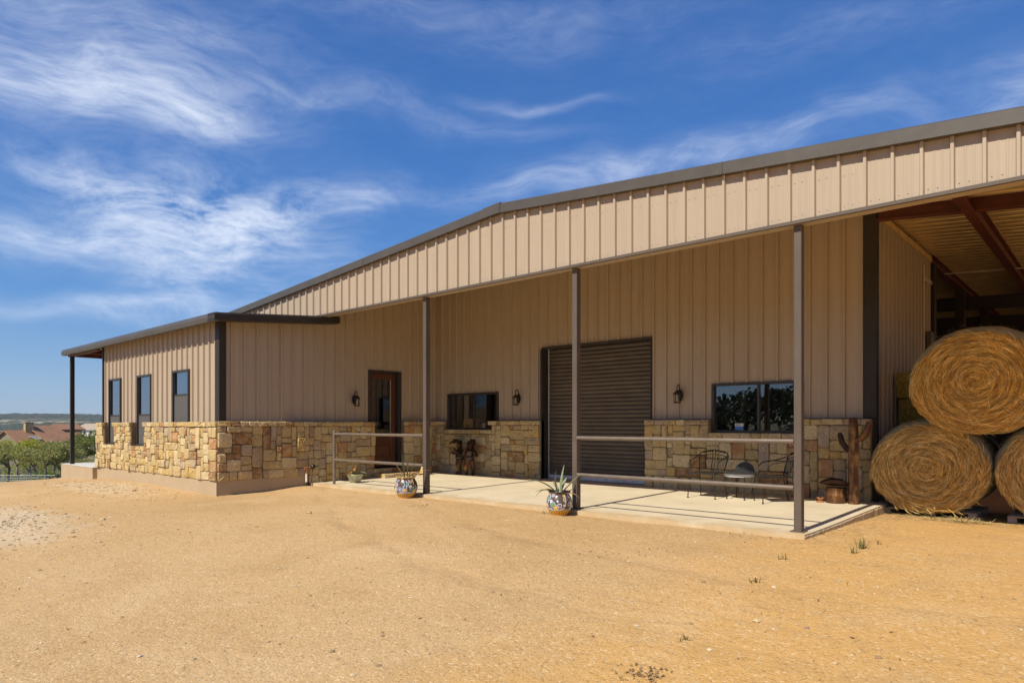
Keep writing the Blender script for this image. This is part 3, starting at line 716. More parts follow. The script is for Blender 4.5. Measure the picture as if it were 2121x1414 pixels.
# wing roof, gutter, rake
mb = MB(); wz = lambda y: 3.295 + .088 * (y - 5.7)
y = 5.70
mb.add([(-22.0, 5.70, wz(5.70)), (-12.44, 5.70, wz(5.70)), (-12.44, 8.25, wz(8.25)), (-22.0, 8.25, wz(8.25)), (-22.0, 5.70, wz(5.70) - .03), (-12.44, 5.70, wz(5.70) - .03), (-12.44, 8.25, wz(8.25) - .03), (-22.0, 8.25, wz(8.25) - .03)],
       [(0, 1, 2, 3), (7, 6, 5, 4), (0, 4, 5, 1), (1, 5, 6, 2), (2, 6, 7, 3), (3, 7, 4, 0)])
mb.add([(-22.0, 8.25, wz(8.25)), (WX - .2, 8.25, wz(8.25)), (WX - .2, 11.6, wz(8.25) + .2), (-22.0, 11.6, wz(8.25) + .2)], [(0, 1, 2, 3)])
mb.build('wing_roof', 'bronze_trim', BARN)
mb = MB(); pr = [(0, 5.585, 3.150), (0, 5.570, 3.23), (0, 5.60, 3.304), (0, 5.69, 3.306), (0, 5.69, 3.150)]
mb.sweep(pr, (-22.02, 0, 0), (-12.43, 0, 0)); mb.build('gutter', 'bronze_trim', BARN)
mb = MB(); a = [(-12.43, 5.572, wz(5.6) - .135), (-12.428, 5.572, wz(5.6) - .02), (-12.45, 5.572, wz(5.6) + .012), (-12.72, 5.572, wz(5.6) + .012), (-12.72, 5.572, wz(5.6) - .135)]
b = [(p[0], 8.26, p[2] + .088 * 2.66) for p in a]; n = 5
mb.add(a + b, [tuple(range(n))[::-1], tuple(range(n, 2 * n))] + [(i, (i + 1) % n, n + (i + 1) % n, n + i) for i in range(n)]); mb.build('wing_rake_trim', 'dark_bronze', BARN)
mb = MB(); mb.box((-21.95, 5.72, 3.12), (wl + .1, 5.80, 3.25)); mb.box((-21.95, 5.8, 3.13), (-21.86, 8.3, 3.25)); mb.box((-20.8, 5.8, 3.14), (-20.7, 8.3, 3.26)); mb.build('porch_beam', 'red_oxide', BARN)
# corner trims
mb = MB(); mb.bev((WX - TH - .12, WY + TH - .045, 1.281), (WX - TH + .045, WY + TH + .1, 3.25), .006); mb.build('corner_trim', 'dark_bronze', BARN)
mb = MB(); mb.bev((wl + .08, WY + TH - .045, 1.281), (wl + .15, WY + TH + .1, 3.25), .006); mb.build('corner_trim', 'dark_bronze', BARN)
mb = MB(); mb.bev((-2.985, MY + .045, 1.32), (LWX + .035, MY + .20, 4.6), .006); mb.build('corner_trim', 'dark_bronze', BARN)
mb = MB(); mb.bev((-2.93, MY + .10, -.1), (LWX + .035, MY + .19, 1.318), .006); mb.build('corner_trim', 'dark_bronze', BARN)
mb = MB(); mb.bev((LWX + .002, MY + .2, 4.40), (LWX + .05, 15.3, 4.50), .004); mb.build('wall_top_trim', 'deck_underside', BARN)
# ragged lower edge of the wall sheets, small flashing above stone
for a, b in ((WX, WA[0] - .002), (WA[1] + .002, RD[0] - .04), (RD[1] + .035, WB[0] - .002), (WB[1] + .002, -2.99)):
    mb = MB(); mb.box((a, MY + TH - .04, 1.317), (b, MY + TH - .001, 1.329)); mb.build('base_flashing', 'bronze_trim', BARN)

def screws(rows):
    mb = MB()
    for (O, ax, nr, s0, s1, zf, ph) in rows:
        s_ = ph + math.ceil((s0 - ph) / PITCH) * PITCH
        while s_ < s1:
            for q in (.078, .160):
                c = Vector((*O, 0)) + Vector((*ax, 0)) * (s_ + q) + Vector((*nr, 0)) * .003; z = zf(s_)
                if s_ + q < s1 and z is not None:
                    r_ = .0075; t = Vector((*ax, 0)); u = Vector((0, 0, 1)); nn = Vector((*nr, 0)) * .006; c = Vector((c.x, c.y, z)); mb.add([c + t * r_, c + u * r_, c - t * r_, c - u * r_, c + nn], [(0, 1, 4), (1, 2, 4), (2, 3, 4), (3, 0, 4)])
            s_ += PITCH
    o = mb.build('screw_heads', 'tan_panel', BARN); o['kind'] = 'stuff'
fy_ = (0, PY - .03); my_ = (0, MY + TH)
screws([(fy_, (1, 0), (0, -1), -17, 4.2, lambda x: 3.58, .03), (fy_, (1, 0), (0, -1), -17, 4.2, lambda x: max(3.9, RT(x) - .38) if RT(x) - .38 > 3.9 else None, .03)]
       + [(my_, (1, 0), (0, -1), a, b, (lambda z: (lambda x: z))(z), .1) for z in (2.25, 3.05, 3.85) for a, b in ((WX, RD[0] - .1), (RD[1] + .1, -3.0))]
       + [((0, WY + TH), (1, 0), (0, -1), wl + .2, WX - .3, lambda x: 2.62, 0.), ((WX - TH, 0), (0, 1), (1, 0), WY + .3, 9.2, lambda y: 2.3, .06), ((WX - TH, 0), (0, 1), (1, 0), WY + .3, 9.2, lambda y: 3.0, .06)])

# --- hay bay steel ----------------------------------------------------------
def ibeam(p0, p1, d, w, up, t=.016):
    """I section from p0 to p1 (bottom centre line)"""
    p0, p1, up = Vector(p0), Vector(p1), Vector(up).normalized(); ax = (p1 - p0).normalized(); sd = ax.cross(up).normalized(); h = w / 2
    pr = [(-h, 0), (h, 0), (h, t), (t / 2, t), (t / 2, d - t), (h, d - t), (h, d), (-h, d), (-h, d - t), (-t / 2, d - t), (-t / 2, t), (-h, t)]
    A = [p0 + sd * a + up * b for a, b in pr]; B = [p1 + sd * a + up * b for a, b in pr]; n = 12; mb = MB()
    return mb.add(A + B, [tuple(range(n))[::-1], tuple(range(n, 2 * n))] + [(i, (i + 1) % n, n + (i + 1) % n, n + i) for i in range(n)])
ibeam((LWX + .03, MY + .1, 4.33), (4.2, MY + .1, 4.33 - .092 * 7.0), .23, .12, (0, 0, 1)).build('rafter', 'red_oxide', BARN)
ibeam((-1.62, 9.9, 4.19), (-1.62, 26, 4.19), .24, .135, (0, 0, 1)).build('purlin_beam', 'red_oxide', BARN)
ibeam((1.4, 9.9, 3.92), (1.4, 26, 3.92), .24, .135, (0, 0, 1)).build('purlin_beam', 'red_oxide', BARN)
for yy, dz in ((18.75, .34), (22.4, .34)):
    ibeam((LWX - 6, yy, MR(LWX) - dz - .06), (4.2, yy, MR(4.2) - dz - .03), dz - .05, .16, (0, 0, 1)).build('rafter', 'shaded_oxide', BARN)
ibeam((LWX, 15.36, 4.36), (LWX, 26, 4.36), .17, .14, (0, 0, 1)).build('eave_beam', 'red_oxide', BARN)
for yy in (15.42, 18.75, 22.4):
    mb = MB(); mb.bev((LWX - .1, yy - .1, -.1), (LWX + .09, yy + .1, 4.37), .008); mb.build('column', 'shaded_oxide', BARN)
mb = MB(); mb.tube([(LWX + .1, 16.2, 4.30), (-1.6, 16.4, 4.27), (4, 16.8, 4.0)], .010, 6); mb.build('brace_rod', 'galvanized', BARN)

# --- porch posts ------------------------------------------------------------
for x in (-9.19, -5.87, -2.715):
    mb = MB(); mb.bev((x - .085, PY, slab_z(PY) - .002), (x, PY + .10, 3.505), .006); po = mb.build('post', 'bronze_post', BARN)
    mb = MB(); mb.bev((x - .12, PY - .03, .0015), (x + .03, PY + .13, .012), .003); mb.build('base_plate', 'bronze_post', po)
mb = MB(); mb.bev((-21.86, 5.74, .131), (-21.77, 5.84, 3.13), .006); mb.build('post', 'dark_bronze', BARN)

# --- windows ----------------------------------------------------------------
def window(axis, s0, s1, z0, z1, plane, depth, split=None, vert=None, glass='window_glass', screen=None, fw=.045):
    """axis 'x': wall looks to -y"""
    mb = MB(); f = fw
    def bx(a, b, l, t, o0, o1, m=None):
        (m or mb).bev((a, plane + o0, l), (b, plane + o1, t), .004)
    bx(s0, s1, z1 - f, z1, -.045, depth); bx(s0, s1, z0, z0 + f, -.045, depth); bx(s0, s0 + f, z0 + f, z1 - f, -.044, depth); bx(s1 - f, s1, z0 + f, z1 - f, -.044, depth)
    w = mb.build('window', 'dark_frame', BARN)
    a, b, l, t = s0 + f, s1 - f, z0 + f, z1 - f
    def pane(a, b, l, t, o, g=glass): m = MB(); m.box((a, plane + o, l), (b, plane + o + .006, t)); m.build('pane', g, w)
    if vert is not None:
        m = MB(); bx(vert - .022, vert + .022, l, t, -.012, .03, m); m.build('mullion', 'dark_frame', w)
        pane(a, vert - .022, l, t, .012); pane(vert + .022, b, l, t, .016)
    if split is not None:
        m = MB(); bx(a, b, split - .02, split + .02, -.012, .03, m); m.build('meeting_rail', 'dark_frame', w)
        pane(a, b, split + .02, t, .004); pane(a, b, l, split - .02, .016)
        if screen:
            m = MB(); m.box((a, plane - .006, l), (b, plane - .002, split - .02)); m.build('insect_screen', 'screen_mesh', w)
    return w
pl = WY + TH
window('x', *W1, .735, 2.37, pl, .08, 1.45, glass='wing_glass', screen=True); window('x', *W2, .735, 2.37, pl, .08, 1.45, glass='wing_glass', screen=True); window('x', *W3, 1.24, 2.37, pl, .08, 1.85, glass='wing_glass', screen=True)
wa = window('x', *WA, MY + TH, .1, vert=-11.60); wb = window('x', *WB, MY + TH, .1, vert=-4.66)
mb = MB(); mb.box((WA[0] - .3, MY + .3, .5), (WA[1] + .3, 13.4, .52)); mb.build('inner_counter', 'dark_interior', BARN)
mb = MB(); mb.box((WA[0] + .12, MY + .55, .6), (WA[0] + .26, MY + .58, 2.2)); mb.build('curtain', 'pallet_wood', BARN)
mb = MB(); mb.box((-5.08, MY + .35, .6), (-4.99, MY + .4, 2.2)); mb.build('inner_stud', 'dark_interior', BARN)

# --- entrance door in the wing side wall ------------------------------------
DX = WX - TH - .10                                  # leaf plane
mb = MB(); f = .055
mb.bev((WX - TH - .16, DY0 - .03, .22), (WX - TH + .035, DY0 + f, 2.49), .006); mb.bev((WX - TH - .16, DY1 - f, .22), (WX - TH + .035, DY1 + .03, 2.49), .006); mb.bev((WX - TH - .161, DY0 + f, 2.49 - f), (WX - TH + .034, DY1 - f, 2.49), .006)
dr = mb.build('door', 'dark_frame', BARN)
a, b = DY0 + f + .004, DY1 - f - .004
mb = MB(); st = .13
mb.bev((DX - .05, a, .24), (DX, a + st, 2.43), .006); mb.bev((DX - .05, b - st, .24), (DX, b, 2.43), .006); mb.bev((DX - .05, a + st, 2.43 - st), (DX, b - st, 2.43), .006); mb.bev((DX - .05, a + st, .80), (DX, b - st, .94), .006); mb.bev((DX - .05, a + st, .24), (DX, b - st, .46), .006)
mb.bev((DX - .035, a + st, .46), (DX - .022, b - st, .80), .004); mb.bev((DX - .03, a + st + .06, .52), (DX - .008, b - st - .06, .74), .012); mb.build('door_leaf', 'stained_door', dr)
mb = MB(); mb.box((DX - .03, a + st, .94), (DX - .024, b - st, 2.30)); mb.build('pane', 'window_glass', dr)
mb = MB(); mb.bev((DX - .02, b - st - .016, .94), (DX + .002, b - st - .002, 2.29), .003); mb.build('bead_highlight', 'pallet_wood', dr)  # pale strip: highlight along the glass bead put into the colour
mb = MB(); mb.tube([(DX + .002, b - .06, 1.22), (DX + .05, b - .06, 1.22), (DX + .05, b - .16, 1.22)], .010, 8); mb.build('handle', 'black_iron', dr)
mb = MB(); mb.bev((WX - TH - .16, DY0, .12), (WX - TH + .06, DY1, .222), .006); mb.build('threshold', 'dark_frame', dr)
mb = MB(); mb.box((DX - 2.4, 9.0, .1), (DX - 2.36, 10.6, 2.6)); mb.build('inner_partition', 'dark_interior', BARN)
# stone steps: two courses, each of single stones
stp = empty('stone_steps', (WX + .3, (DY0 + DY1) / 2, 0), 0, 'two low rough stone steps below the wooden door', 'steps')
rng = random.Random(3)
for (x1, z0, z1, y0, y1) in ((WX + .12, .11, .215, DY0 - .02, DY1 + .0), (WX + .46, .012, .115, DY0 + .0, DY1 + .14)):
    y = y0
    while y < y1 - .02:
        l = min(rng.uniform(.2, .38), y1 - y); l = l if y1 - y - l > .08 else y1 - y
        me = stone_mesh(l - .01, z1 - z0 - .004, .03, rng); o = link_mesh('stone', me, stp, (x1 - .03 - (WX + .3), y + l / 2 - (DY0 + DY1) / 2, (z0 + z1) / 2), (0, 0, R_(90)))
        mb = MB(); mb.bev((x1 - .5, y + .003, z0), (x1 - .012, y + l - .003, z1 - .001), .012); mb.build('tread', 'limestone', stp); y += l

# --- roll-up door -----------------------------------------------------------
ry = MY + TH + .13
mb = MB()
mb.bev((RD[0] - .035, MY + .03, .02), (RD[0] + .0, ry + .06, RD[3]), .005); mb.bev((RD[1] - .0, MY + TH - .05, .02), (RD[1] + .03, ry + .06, RD[3]), .005); mb.bev((RD[0] - .034, MY + TH - .05, RD[3] - .0), (RD[1] + .029, ry + .06, RD[3] + .04), .005)
rd = mb.build('roll_up_door', 'dark_frame', BARN)
for x0, x1 in ((RD[0] + .001, RD[0] + .06), (RD[1] - .06, RD[1] - .001)):
    m = MB(); m.bev((x0, ry - .045, .03), (x1, ry - .02, RD[3] - .002), .004); m.build('guide_rail', 'dark_frame', rd)
mb = MB(); mb.bev((RD[0] + .06, ry - .047, .03), (RD[0] + .068, ry - .02, RD[3] - .002), .002); mb.build('guide_edge', 'galvanized', rd)
NS = 33; h = (RD[3] - .14) / NS
def slat_mesh():
    m = MB(); L = (RD[1] - RD[0]) - .10; pr = []
    for k in range(9):
        t = k / 8; pr.append((0, -.013 * math.sin(math.pi * t) ** .75, t * h * .90))
    pr += [(0, .004, h * .90), (0, .006, h), (0, .012, h), (0, .012, 0)]
    m.sweep(pr, (-L / 2, 0, 0), (L / 2, 0, 0)); return m.mesh('slat', 'roll_steel', 'auto')
sm = slat_mesh(); ro = wpos(rd)
for k in range(NS): link_mesh('slat', sm, rd, Vector(((RD[0] + RD[1]) / 2, ry + .0, .14 + k * h)) - ro)
mb = MB(); mb.bev((RD[0] + .05, ry - .03, .055), (RD[1] - .05, ry + .012, .139), .006); mb.build('bottom_bar', 'galvanized', rd)
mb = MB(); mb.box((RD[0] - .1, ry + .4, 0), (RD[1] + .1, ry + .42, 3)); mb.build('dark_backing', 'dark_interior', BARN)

# ------------------------------------------------------------------ rails on the porch
def railing(x0, x1, label, endpost):
    r = empty('porch_railing', ((x0 + x1) / 2, PY + .02, 0), 0, label, 'railing')
    for z in (1.03, .50):
        mb = MB(); mb.tube([(x0, PY + .015, z), (x1, PY + .015, z)], .027, 12); mb.build('rail', 'rail_pipe', r, 'auto')
    if endpost:
        mb = MB(); mb.tube([(x0 - .01, PY + .015, .0), (x0 - .01, PY + .015, 1.08)], .030, 12); mb.lathe([(.0301, 1.08), (.024, 1.10), (.004, 1.112)], 12, (x0 - .01, PY + .015, 0)); mb.build('end_post', 'rail_pipe', r, 'auto')
railing(-12.08, -9.277, 'grey pipe railing from the wing wall to the leftmost porch post', True)
railing(-5.868, -2.802, 'grey pipe railing in front of the two patio chairs', False)

# ------------------------------------------------------------------ lanterns
def lantern_proto(label):
    r = empty('wall_lantern', (0, 0, 0), 0, label, 'lantern', 'wall lanterns'); P = lambda *a: None
    # local: wall is at y=0, lamp hangs towards -y; z=0 at base of lamp
    def part(m, n, mat, sm='auto'): return m.build(n, mat, r, sm, world=False)
    m = MB(); m.lathe([(.052, 0), (.06, .008), (.06, .014), (.03, .022)], 16); m.xf(Matrix.Translation((0, 0, .15)) @ Matrix.Scale(1.75, 4, (0, 0, 1)) @ Matrix.Rotation(R_(90), 4, 'X')); part(m, 'back_plate', 'lantern_iron')
    m = MB(); pts = [(0, -.015, .17)] + [(0, -.075 - .06 * math.cos(a) * 1.0 + .0, .27 + .06 * math.sin(a) * 1.25) for a in [R_(x) for x in range(180, -31, -15)]][::1]
    pts = [(0, -.015, .16), (0, -.025, .22)] + [(0, -.075 + .05 * math.cos(R_(a)), .285 + .06 * math.sin(R_(a))) for a in range(0, 181, 20)] + [(0, -.122, .26), (0, -.115, .235)]
    m.tube(pts, .009, 8); part(m, 'arm', 'lantern_iron')
    m = MB(); c = (0, -.115, 0); m.lathe([(.088, .165), (.082, .172), (.05, .205), (.026, .228), (.014, .236), (.014, .25), (.004, .256)], 8, c); part(m, 'cap', 'lantern_iron', False)
    m = MB(); m.lathe([(.06, 0), (.075, .006), (.075, .016), (.05, .02)], 8, c)
    for k in range(6):
        a = R_(60 * k + 30); m.tube([(c[0] + .058 * math.cos(a), c[1] + .058 * math.sin(a), .016), (c[0] + .064 * math.cos(a), c[1] + .064 * math.sin(a), .17)], .0055, 5)
    part(m, 'cage', 'lantern_iron', False)
    m = MB(); m.lathe([(.05, .021), (.056, .164)], 12, c); part(m, 'glass_chimney', 'lamp_glass')
    m = MB(); m.lathe([(.016, .022), (.018, .10), (.006, .125)], 10, c); part(m, 'bulb', 'frosted'); return r
l1 = lantern_proto('iron wall lantern on metal wall, between window and roll-up door'); l1.location = (-10.12, MY + TH - .03, 1.66)
l2 = copy_tree(l1); l2['label'] = 'iron wall lantern on metal wall, right of the roll-up door'; l2.location = (-6.12, MY + TH - .03, 1.62)
l3 = copy_tree(l1); l3['label'] = 'iron wall lantern left of the wooden door, on the wing wall'; l3.location = (WX - TH + .03, 8.93, 1.64); l3.rotation_euler = (0, 0, R_(90))

# ------------------------------------------------------------------ things seen through the windows
bx = empty('cardboard_box', (-11.84, MY + .42, 1.155), 0, 'brown cardboard box with a curved arrow print inside the small window', 'box')
mb = MB(); mb.bev((-12.0, MY + .16, 1.158), (-11.66, MY + .38, 1.37), .004); mb.build('carton', 'cardboard', bx)
mb = MB(); ar = [(-11.92 + .18 * t, 1.245 - .035 * math.sin(math.pi * t)) for t in [k / 10 for k in range(11)]]
mb.add([(x, MY + .157, z + .008) for x, z in ar] + [(x, MY + .157, z - .008) for x, z in ar], [(i, i + 1, 12 + i, 11 + i) for i in range(10)])
mb.add([(-11.745, MY + .157, 1.27), (-11.72, MY + .157, 1.275), (-11.73, MY + .157, 1.235)], [(0, 1, 2)]); mb.build('arrow_print', 'print_black', bx)
mb = MB(); mb.bev((-12.1, MY + .155, 1.112), (-11.68, MY + .42, 1.132), .003); mb.bev((-12.06, MY + .165, 1.134), (-11.64, MY + .36, 1.154), .003); o = mb.build('paper_stack', 'paper', None); tag(o, 'white papers under the cardboard box in the small window', 'papers')
bk = empty('book_row', (-11.2, MY + .4, 1.11), 0, 'low row of red and white books in the small window right pane', 'books')
for k in range(6):
    x = -11.46 + k * .11; mb = MB(); mb.bev((x, MY + .16, 1.112), (x + .105, MY + .36, 1.112 + .12 + .03 * ((k * 7) % 3)), .004); mb.build('book', ('red_book', 'paper', 'red_book')[k % 3], bk)
sg = empty('window_sticker', (-5.0, MY + TH - .002, 1.16), 0, 'small white and blue sign at bottom of the large window', 'sign')
mb = MB(); mb.box((-5.075, MY + TH - .004, 1.195), (-4.925, MY + TH - .001, 1.245)); mb.build('upper_panel', 'paper', sg)
mb = MB(); mb.box((-5.075, MY + TH - .004, 1.135), (-4.925, MY + TH - .001, 1.194)); mb.build('lower_panel', 'blue_print', sg)
mb = MB()
for z, w in ((1.228, .11), (1.212, .09)):
    for k in range(5): mb.box((-5.06 + k * w / 5, MY + TH - .006, z - .004), (-5.06 + (k + .7) * w / 5, MY + TH - .0045, z + .004))
mb.build('print_lines', 'print_black', sg)

# ------------------------------------------------------------------ potted agaves
def leaf_mesh(L, w, lean, curl, n=9, th=.006, tipz=1.):
    """agave leaf from origin, growing along +x and up"""
    vs = []; fs = []; x = z = 0.; a = lean; st = L / (n - 1)
    for i in range(n):
        t = i / (n - 1); ww = w * (0.62 + .9 * t - .25 * t * t) if t < .35 else w * (.92) * (1 - ((t - .35) / .65) ** 1.7) + .001; ww = max(ww, .0012); g = .35 * ww
        nx, nz = -math.sin(a), math.cos(a)
        vs += [(x + nx * g, -ww, z + nz * g), (x - nx * .0, 0, z), (x + nx * g, ww, z + nz * g), (x - nx * th * (1 - t), 0, z - nz * th * (1 - t) - .002 * (1 - t))]
        x += st * math.cos(a); z += st * math.sin(a); a += curl / (n - 1)
    for i in range(n - 1):
        b = 4 * i; c = b + 4; fs += [(b, b + 1, c + 1, c), (b + 1, b + 2, c + 2, c + 1), (b + 2, b + 3, c + 3, c + 2), (b + 3, b, c, c + 3)]
    m = MB(); m.add(vs, fs); return m
def agave(loc, rz, label, leaves, sc=1., pot_sc=1.):
    r = empty('potted_agave', loc, rz, label, 'potted plant', 'agaves in painted pots')
    m = MB(); m.lathe([(.105, 0), (.112, .012), (.15, .06), (.182, .13), (.190, .185), (.176, .25), (.150, .295), (.142, .315), (.150, .335), (.164, .345), (.160, .352), (.140, .345), (.130, .31)], 32); m.xf(Matrix.Scale(pot_sc, 4)); m.build('pot', 'painted_talavera', r, True, world=False)
    m = MB(); m.lathe([(.001, .322), (.134, .318), (.134, .30)], 20); m.xf(Matrix.Scale(pot_sc, 4)); m.build('soil', 'soil', r, True, world=False)
    for (az, L, w, lean, curl, mt) in leaves:
        m = leaf_mesh(L, w, R_(lean), R_(curl)); me = m.mesh('leaf', mt, 'auto'); a = R_(az)
        link_mesh('leaf', me, r, (.03 * math.cos(a), .03 * math.sin(a), .315 * pot_sc), (0, 0, a))
    return r
# bearings: camera right is about 42 deg, so leaves to picture-left lean to 222
G1 = (-9.30, 7.52); G2 = (-5.93, 7.55)
agave((G2[0], G2[1], ground_z(*G2) - .004), 0, 'larger agave with broad leaves in painted pot by the middle porch post',
      [(60, .42, .050, 86, -6, 'agave_leaf'), (200, .34, .034, 72, 34, 'agave_leaf'), (42, .42, .038, 48, -8, 'agave_leaf'), (222, .50, .042, 46, -50, 'agave_leaf'), (236, .36, .034, 30, -62, 'agave_leaf'),
       (218, .38, .028, 40, -120, 'agave_leaf'), (100, .3, .03, 60, -30, 'agave_leaf'), (20, .30, .022, 18, -70, 'agave_dry'), (330, .28, .024, 10, -95, 'agave_dry'), (50, .26, .016, 12, 30, 'agave_dry'), (150, .3, .03, 50, -40, 'agave_leaf')], 1., .98)
agave((G1[0], G1[1], ground_z(*G1) - .004), 1.3, 'spindly agave with drooping dry leaves in painted pot beside the leftmost porch post',
      [(320, .56, .036, 88, -4, 'agave_leaf'), (120, .46, .026, 78, 10, 'agave_leaf'), (330, .42, .022, 62, 10, 'agave_leaf'), (330, .46, .020, 44, -60, 'agave_dry'), (345, .42, .014, 50, -95, 'agave_dry'), (310, .36, .014, 55, -120, 'agave_dry'),
       (150, .38, .016, 40, -70, 'agave_dry'), (165, .36, .014, 60, -150, 'agave_dry'), (140, .34, .016, 62, -10, 'agave_dry'), (20, .36, .014, 45, -80, 'agave_dry'), (230, .30, .014, 35, -110, 'agave_dry'), (280, .30, .014, 20, -120, 'agave_dry')], 1., 1.08)
# bowl by the door
r = empty('potted_plant', (-12.05, 8.38, slab_z(8.38)), 0, 'pale green glazed bowl with yellow and orange succulent by stone wall', 'potted plant')
m = MB(); m.lathe([(.085, 0), (.10, .006), (.125, .05), (.15, .12), (.165, .155), (.176, .168), (.176, .178), (.158, .178), (.150, .15)], 28); m.build('bowl', 'bowl_glaze', r, True, world=False)
m = MB(); m.lathe([(.001, .165), (.152, .16), (.15, .15)], 20); m.build('soil', 'soil', r, True, world=False)
for k, (az, L, w, le, cu, mt) in enumerate([(200, .22, .03, 40, -60, 'dry_orange'), (60, .26, .012, 88, 0, 'dry_orange'), (90, .24, .012, 80, 5, 'dry_orange'), (240, .28, .014, 72, -5, 'dry_orange'), (30, .30, .05, 34, -70, 'agave_leaf'), (45, .26, .04, 20, -60, 'bowl_glaze'), (222, .24, .026, 24, -30, 'dry_orange'), (280, .24, .04, 50, -60, 'agave_leaf'), (150, .22, .03, 60, -50, 'dry_orange')]):
    me = leaf_mesh(L, w, R_(le), R_(cu)).mesh('leaf', mt, 'auto'); link_mesh('leaf', me, r, (0, 0, .16), (0, 0, R_(az)))
# small terracotta pot half hidden by the post
r = empty('terracotta_pot', (-12.28, 10.55, slab_z(10.5)), 0, 'small terracotta pot behind the leftmost porch post', 'pot')
m = MB(); m.lathe([(.06, 0), (.065, .004), (.085, .13), (.10, .131), (.10, .17), (.085, .17), (.08, .14)], 20); m.build('pot_body', 'terracotta', r, 'auto', world=False)
m = MB(); m.lathe([(.001, .15), (.08, .148), (.08, .14)], 16); m.build('soil', 'soil', r, True, world=False)
# broom leaning in the inner corner
r = empty('broom', (-12.45, 10.62, slab_z(10.6)), 0, 'wooden broom leaning on the stone beside the leftmost porch post', 'broom')
m = MB(); m.tube([(-12.45, 10.62, .30), (-12.70, 11.05, 1.32)], .012, 8); m.build('handle', 'broom_wood', r, 'auto')
m = MB(); m.tube([(-12.45, 10.62, .32), (-12.41, 10.56, .2), (-12.38, 10.51, .05)], [.02, .05, .08], 10); m.build('bristles', 'straw_twine', r, 'auto')
# hydrant / hose bib with insulation
r = empty('water_spigot', (WX + .10, 7.62, ground_z(WX + .1, 7.6)), 0, 'water pipe with white foam sleeve and black ball float by wing wall', 'spigot')
X, Y = WX + .13, 7.60; gz = ground_z(X, Y)
m = MB(); m.tube([(X, Y, gz - .05), (X, Y, .03)], .009, 8); m.build('ground_pipe', 'black_rubber', r, 'auto')
m = MB(); m.tube([(X, Y, .03), (X, Y, .20)], .021, 10); m.build('foam_sleeve', 'foam_white', r, 'auto')
m = MB(); m.tube([(X, Y, .20), (X, Y, .30), (X, Y + .0, .315)], .012, 8); m.tube([(X, Y - .05, .29), (X, Y - .045, .32), (X, Y - .02, .335), (X, Y + .10, .335)], .012, 8); m.build('copper_elbow', 'copper', r, 'auto')
m = MB(); m.lathe([(.055 * math.sin(R_(a)), .34 - .055 * math.cos(R_(a))) for a in range(6, 180, 14)], 16, (X - .01, Y + .16, 0)); m.build('ball_float', 'black_rubber', r, True)
m = MB(); m.tube([(X - .02, Y + .16, .29), (X - .03, Y + .14, .1), (X - .03, Y + .11, gz - .02)], .006, 6); m.build('hose', 'black_rubber', r, 'auto')

# ------------------------------------------------------------------ patio furniture
def arc(cx, cy, z, rx, ry, a0, a1, n=16): return [(cx + rx * math.cos(R_(lerp(a0, a1, k / n))), cy + ry * math.sin(R_(lerp(a0, a1, k / n))), z) for k in range(n + 1)]
def chair(loc, rz, label):
    """local: chair faces -y, origin on the floor under the seat"""
    r = empty('patio_chair', loc, rz, label, 'chair', 'iron patio chairs'); P = lambda m, n, mat='black_iron': m.build(n, mat, r, 'auto', world=False)
    t = .0085
    m = MB(); m.bev((-.215, -.22, .392), (.215, .20, .400), .003)
    m.tube([(-.22, -.225, .395), (.22, -.225, .395), (.22, .205, .395), (-.22, .205, .395), (-.22, -.225, .395)], .010, 8); P(m, 'seat')
    for sx in (-1, 1):
        m = MB(); m.tube([(sx * .215, -.22, .39), (sx * .222, -.225, .2), (sx * .228, -.235, .012)], t, 8); m.lathe([(.016, 0), (.018, .008), (.008, .014)], 10, (sx * .228, -.235, 0)); P(m, 'leg')
        m = MB(); m.tube([(sx * .205, .20, .39), (sx * .21, .23, .2), (sx * .225, .29, .012)], t, 8); m.lathe([(.016, 0), (.018, .008), (.008, .014)], 10, (sx * .225, .29, 0)); P(m, 'leg')
        m = MB(); m.tube([(sx * .22, -.19, .40), (sx * .245, -.16, .55), (sx * .25, -.10, .60), (sx * .255, .1, .63), (sx * .25, .26, .68)], t, 8); P(m, 'arm')
        m = MB(); m.tube([(sx * .205, .20, .40), (sx * .235, .25, .56), (sx * .25, .28, .66)], t, 8); P(m, 'back_upright')
    top = [(.25 * math.cos(R_(a)), .28 + .04 * math.sin(R_(a)), .66 + .10 * math.sin(R_(a)) ** .8) for a in range(0, 181, 12)]
    low = [(.232 * math.cos(R_(a)), .272 + .03 * math.sin(R_(a)), .625 + .065 * math.sin(R_(a)) ** .8) for a in range(0, 181, 12)]
    m = MB(); m.tube(top, t, 8); m.tube(low, .006, 6); P(m, 'back_rim')
    m = MB()
    for k in range(-5, 6):
        if abs(k) < 1: continue
        x = k * .035; z = .70 + .048 * (1 - (x / .25) ** 2); m.lathe([(.004, -.016), (.017, 0), (.004, .016)], 8, (x, .308, z)); m.tube([(x - .014, .306, z - .01), (x, .308, z + .02), (x + .016, .306, z)], .004, 5)
    P(m, 'leaf_scroll')
    for sx in (-1, 1):
        m = MB(); m.tube([(sx * .022, .205, .40), (sx * .022, .28, .56), (sx * .022, .318, .755)], .005, 6); P(m, 'back_bar')
    m = MB(); rows = 9
    for k in range(1, rows):      # expanded-metal mesh of the back
        t_ = k / rows; z = lerp(.41, .66, t_); w = lerp(.205, .235, t_); y = lerp(.205, .285, t_); m.tube([(-w, y, z), (0, y + .012, z), (w, y, z)], .0022, 4)
    for k in range(-8, 9):
        x = k * .026; m.tube([(x, .210, .405), (x * 1.1, .292, .668)], .0020, 4)
    P(m, 'back_mesh'); return r
chair((-5.08, 10.38, slab_z(10.3)), R_(4), 'black iron patio chair facing the yard, left of the side table')
chair((-3.98, 10.38, slab_z(10.3)), R_(-52), 'black iron patio chair turned towards the table, right of it')
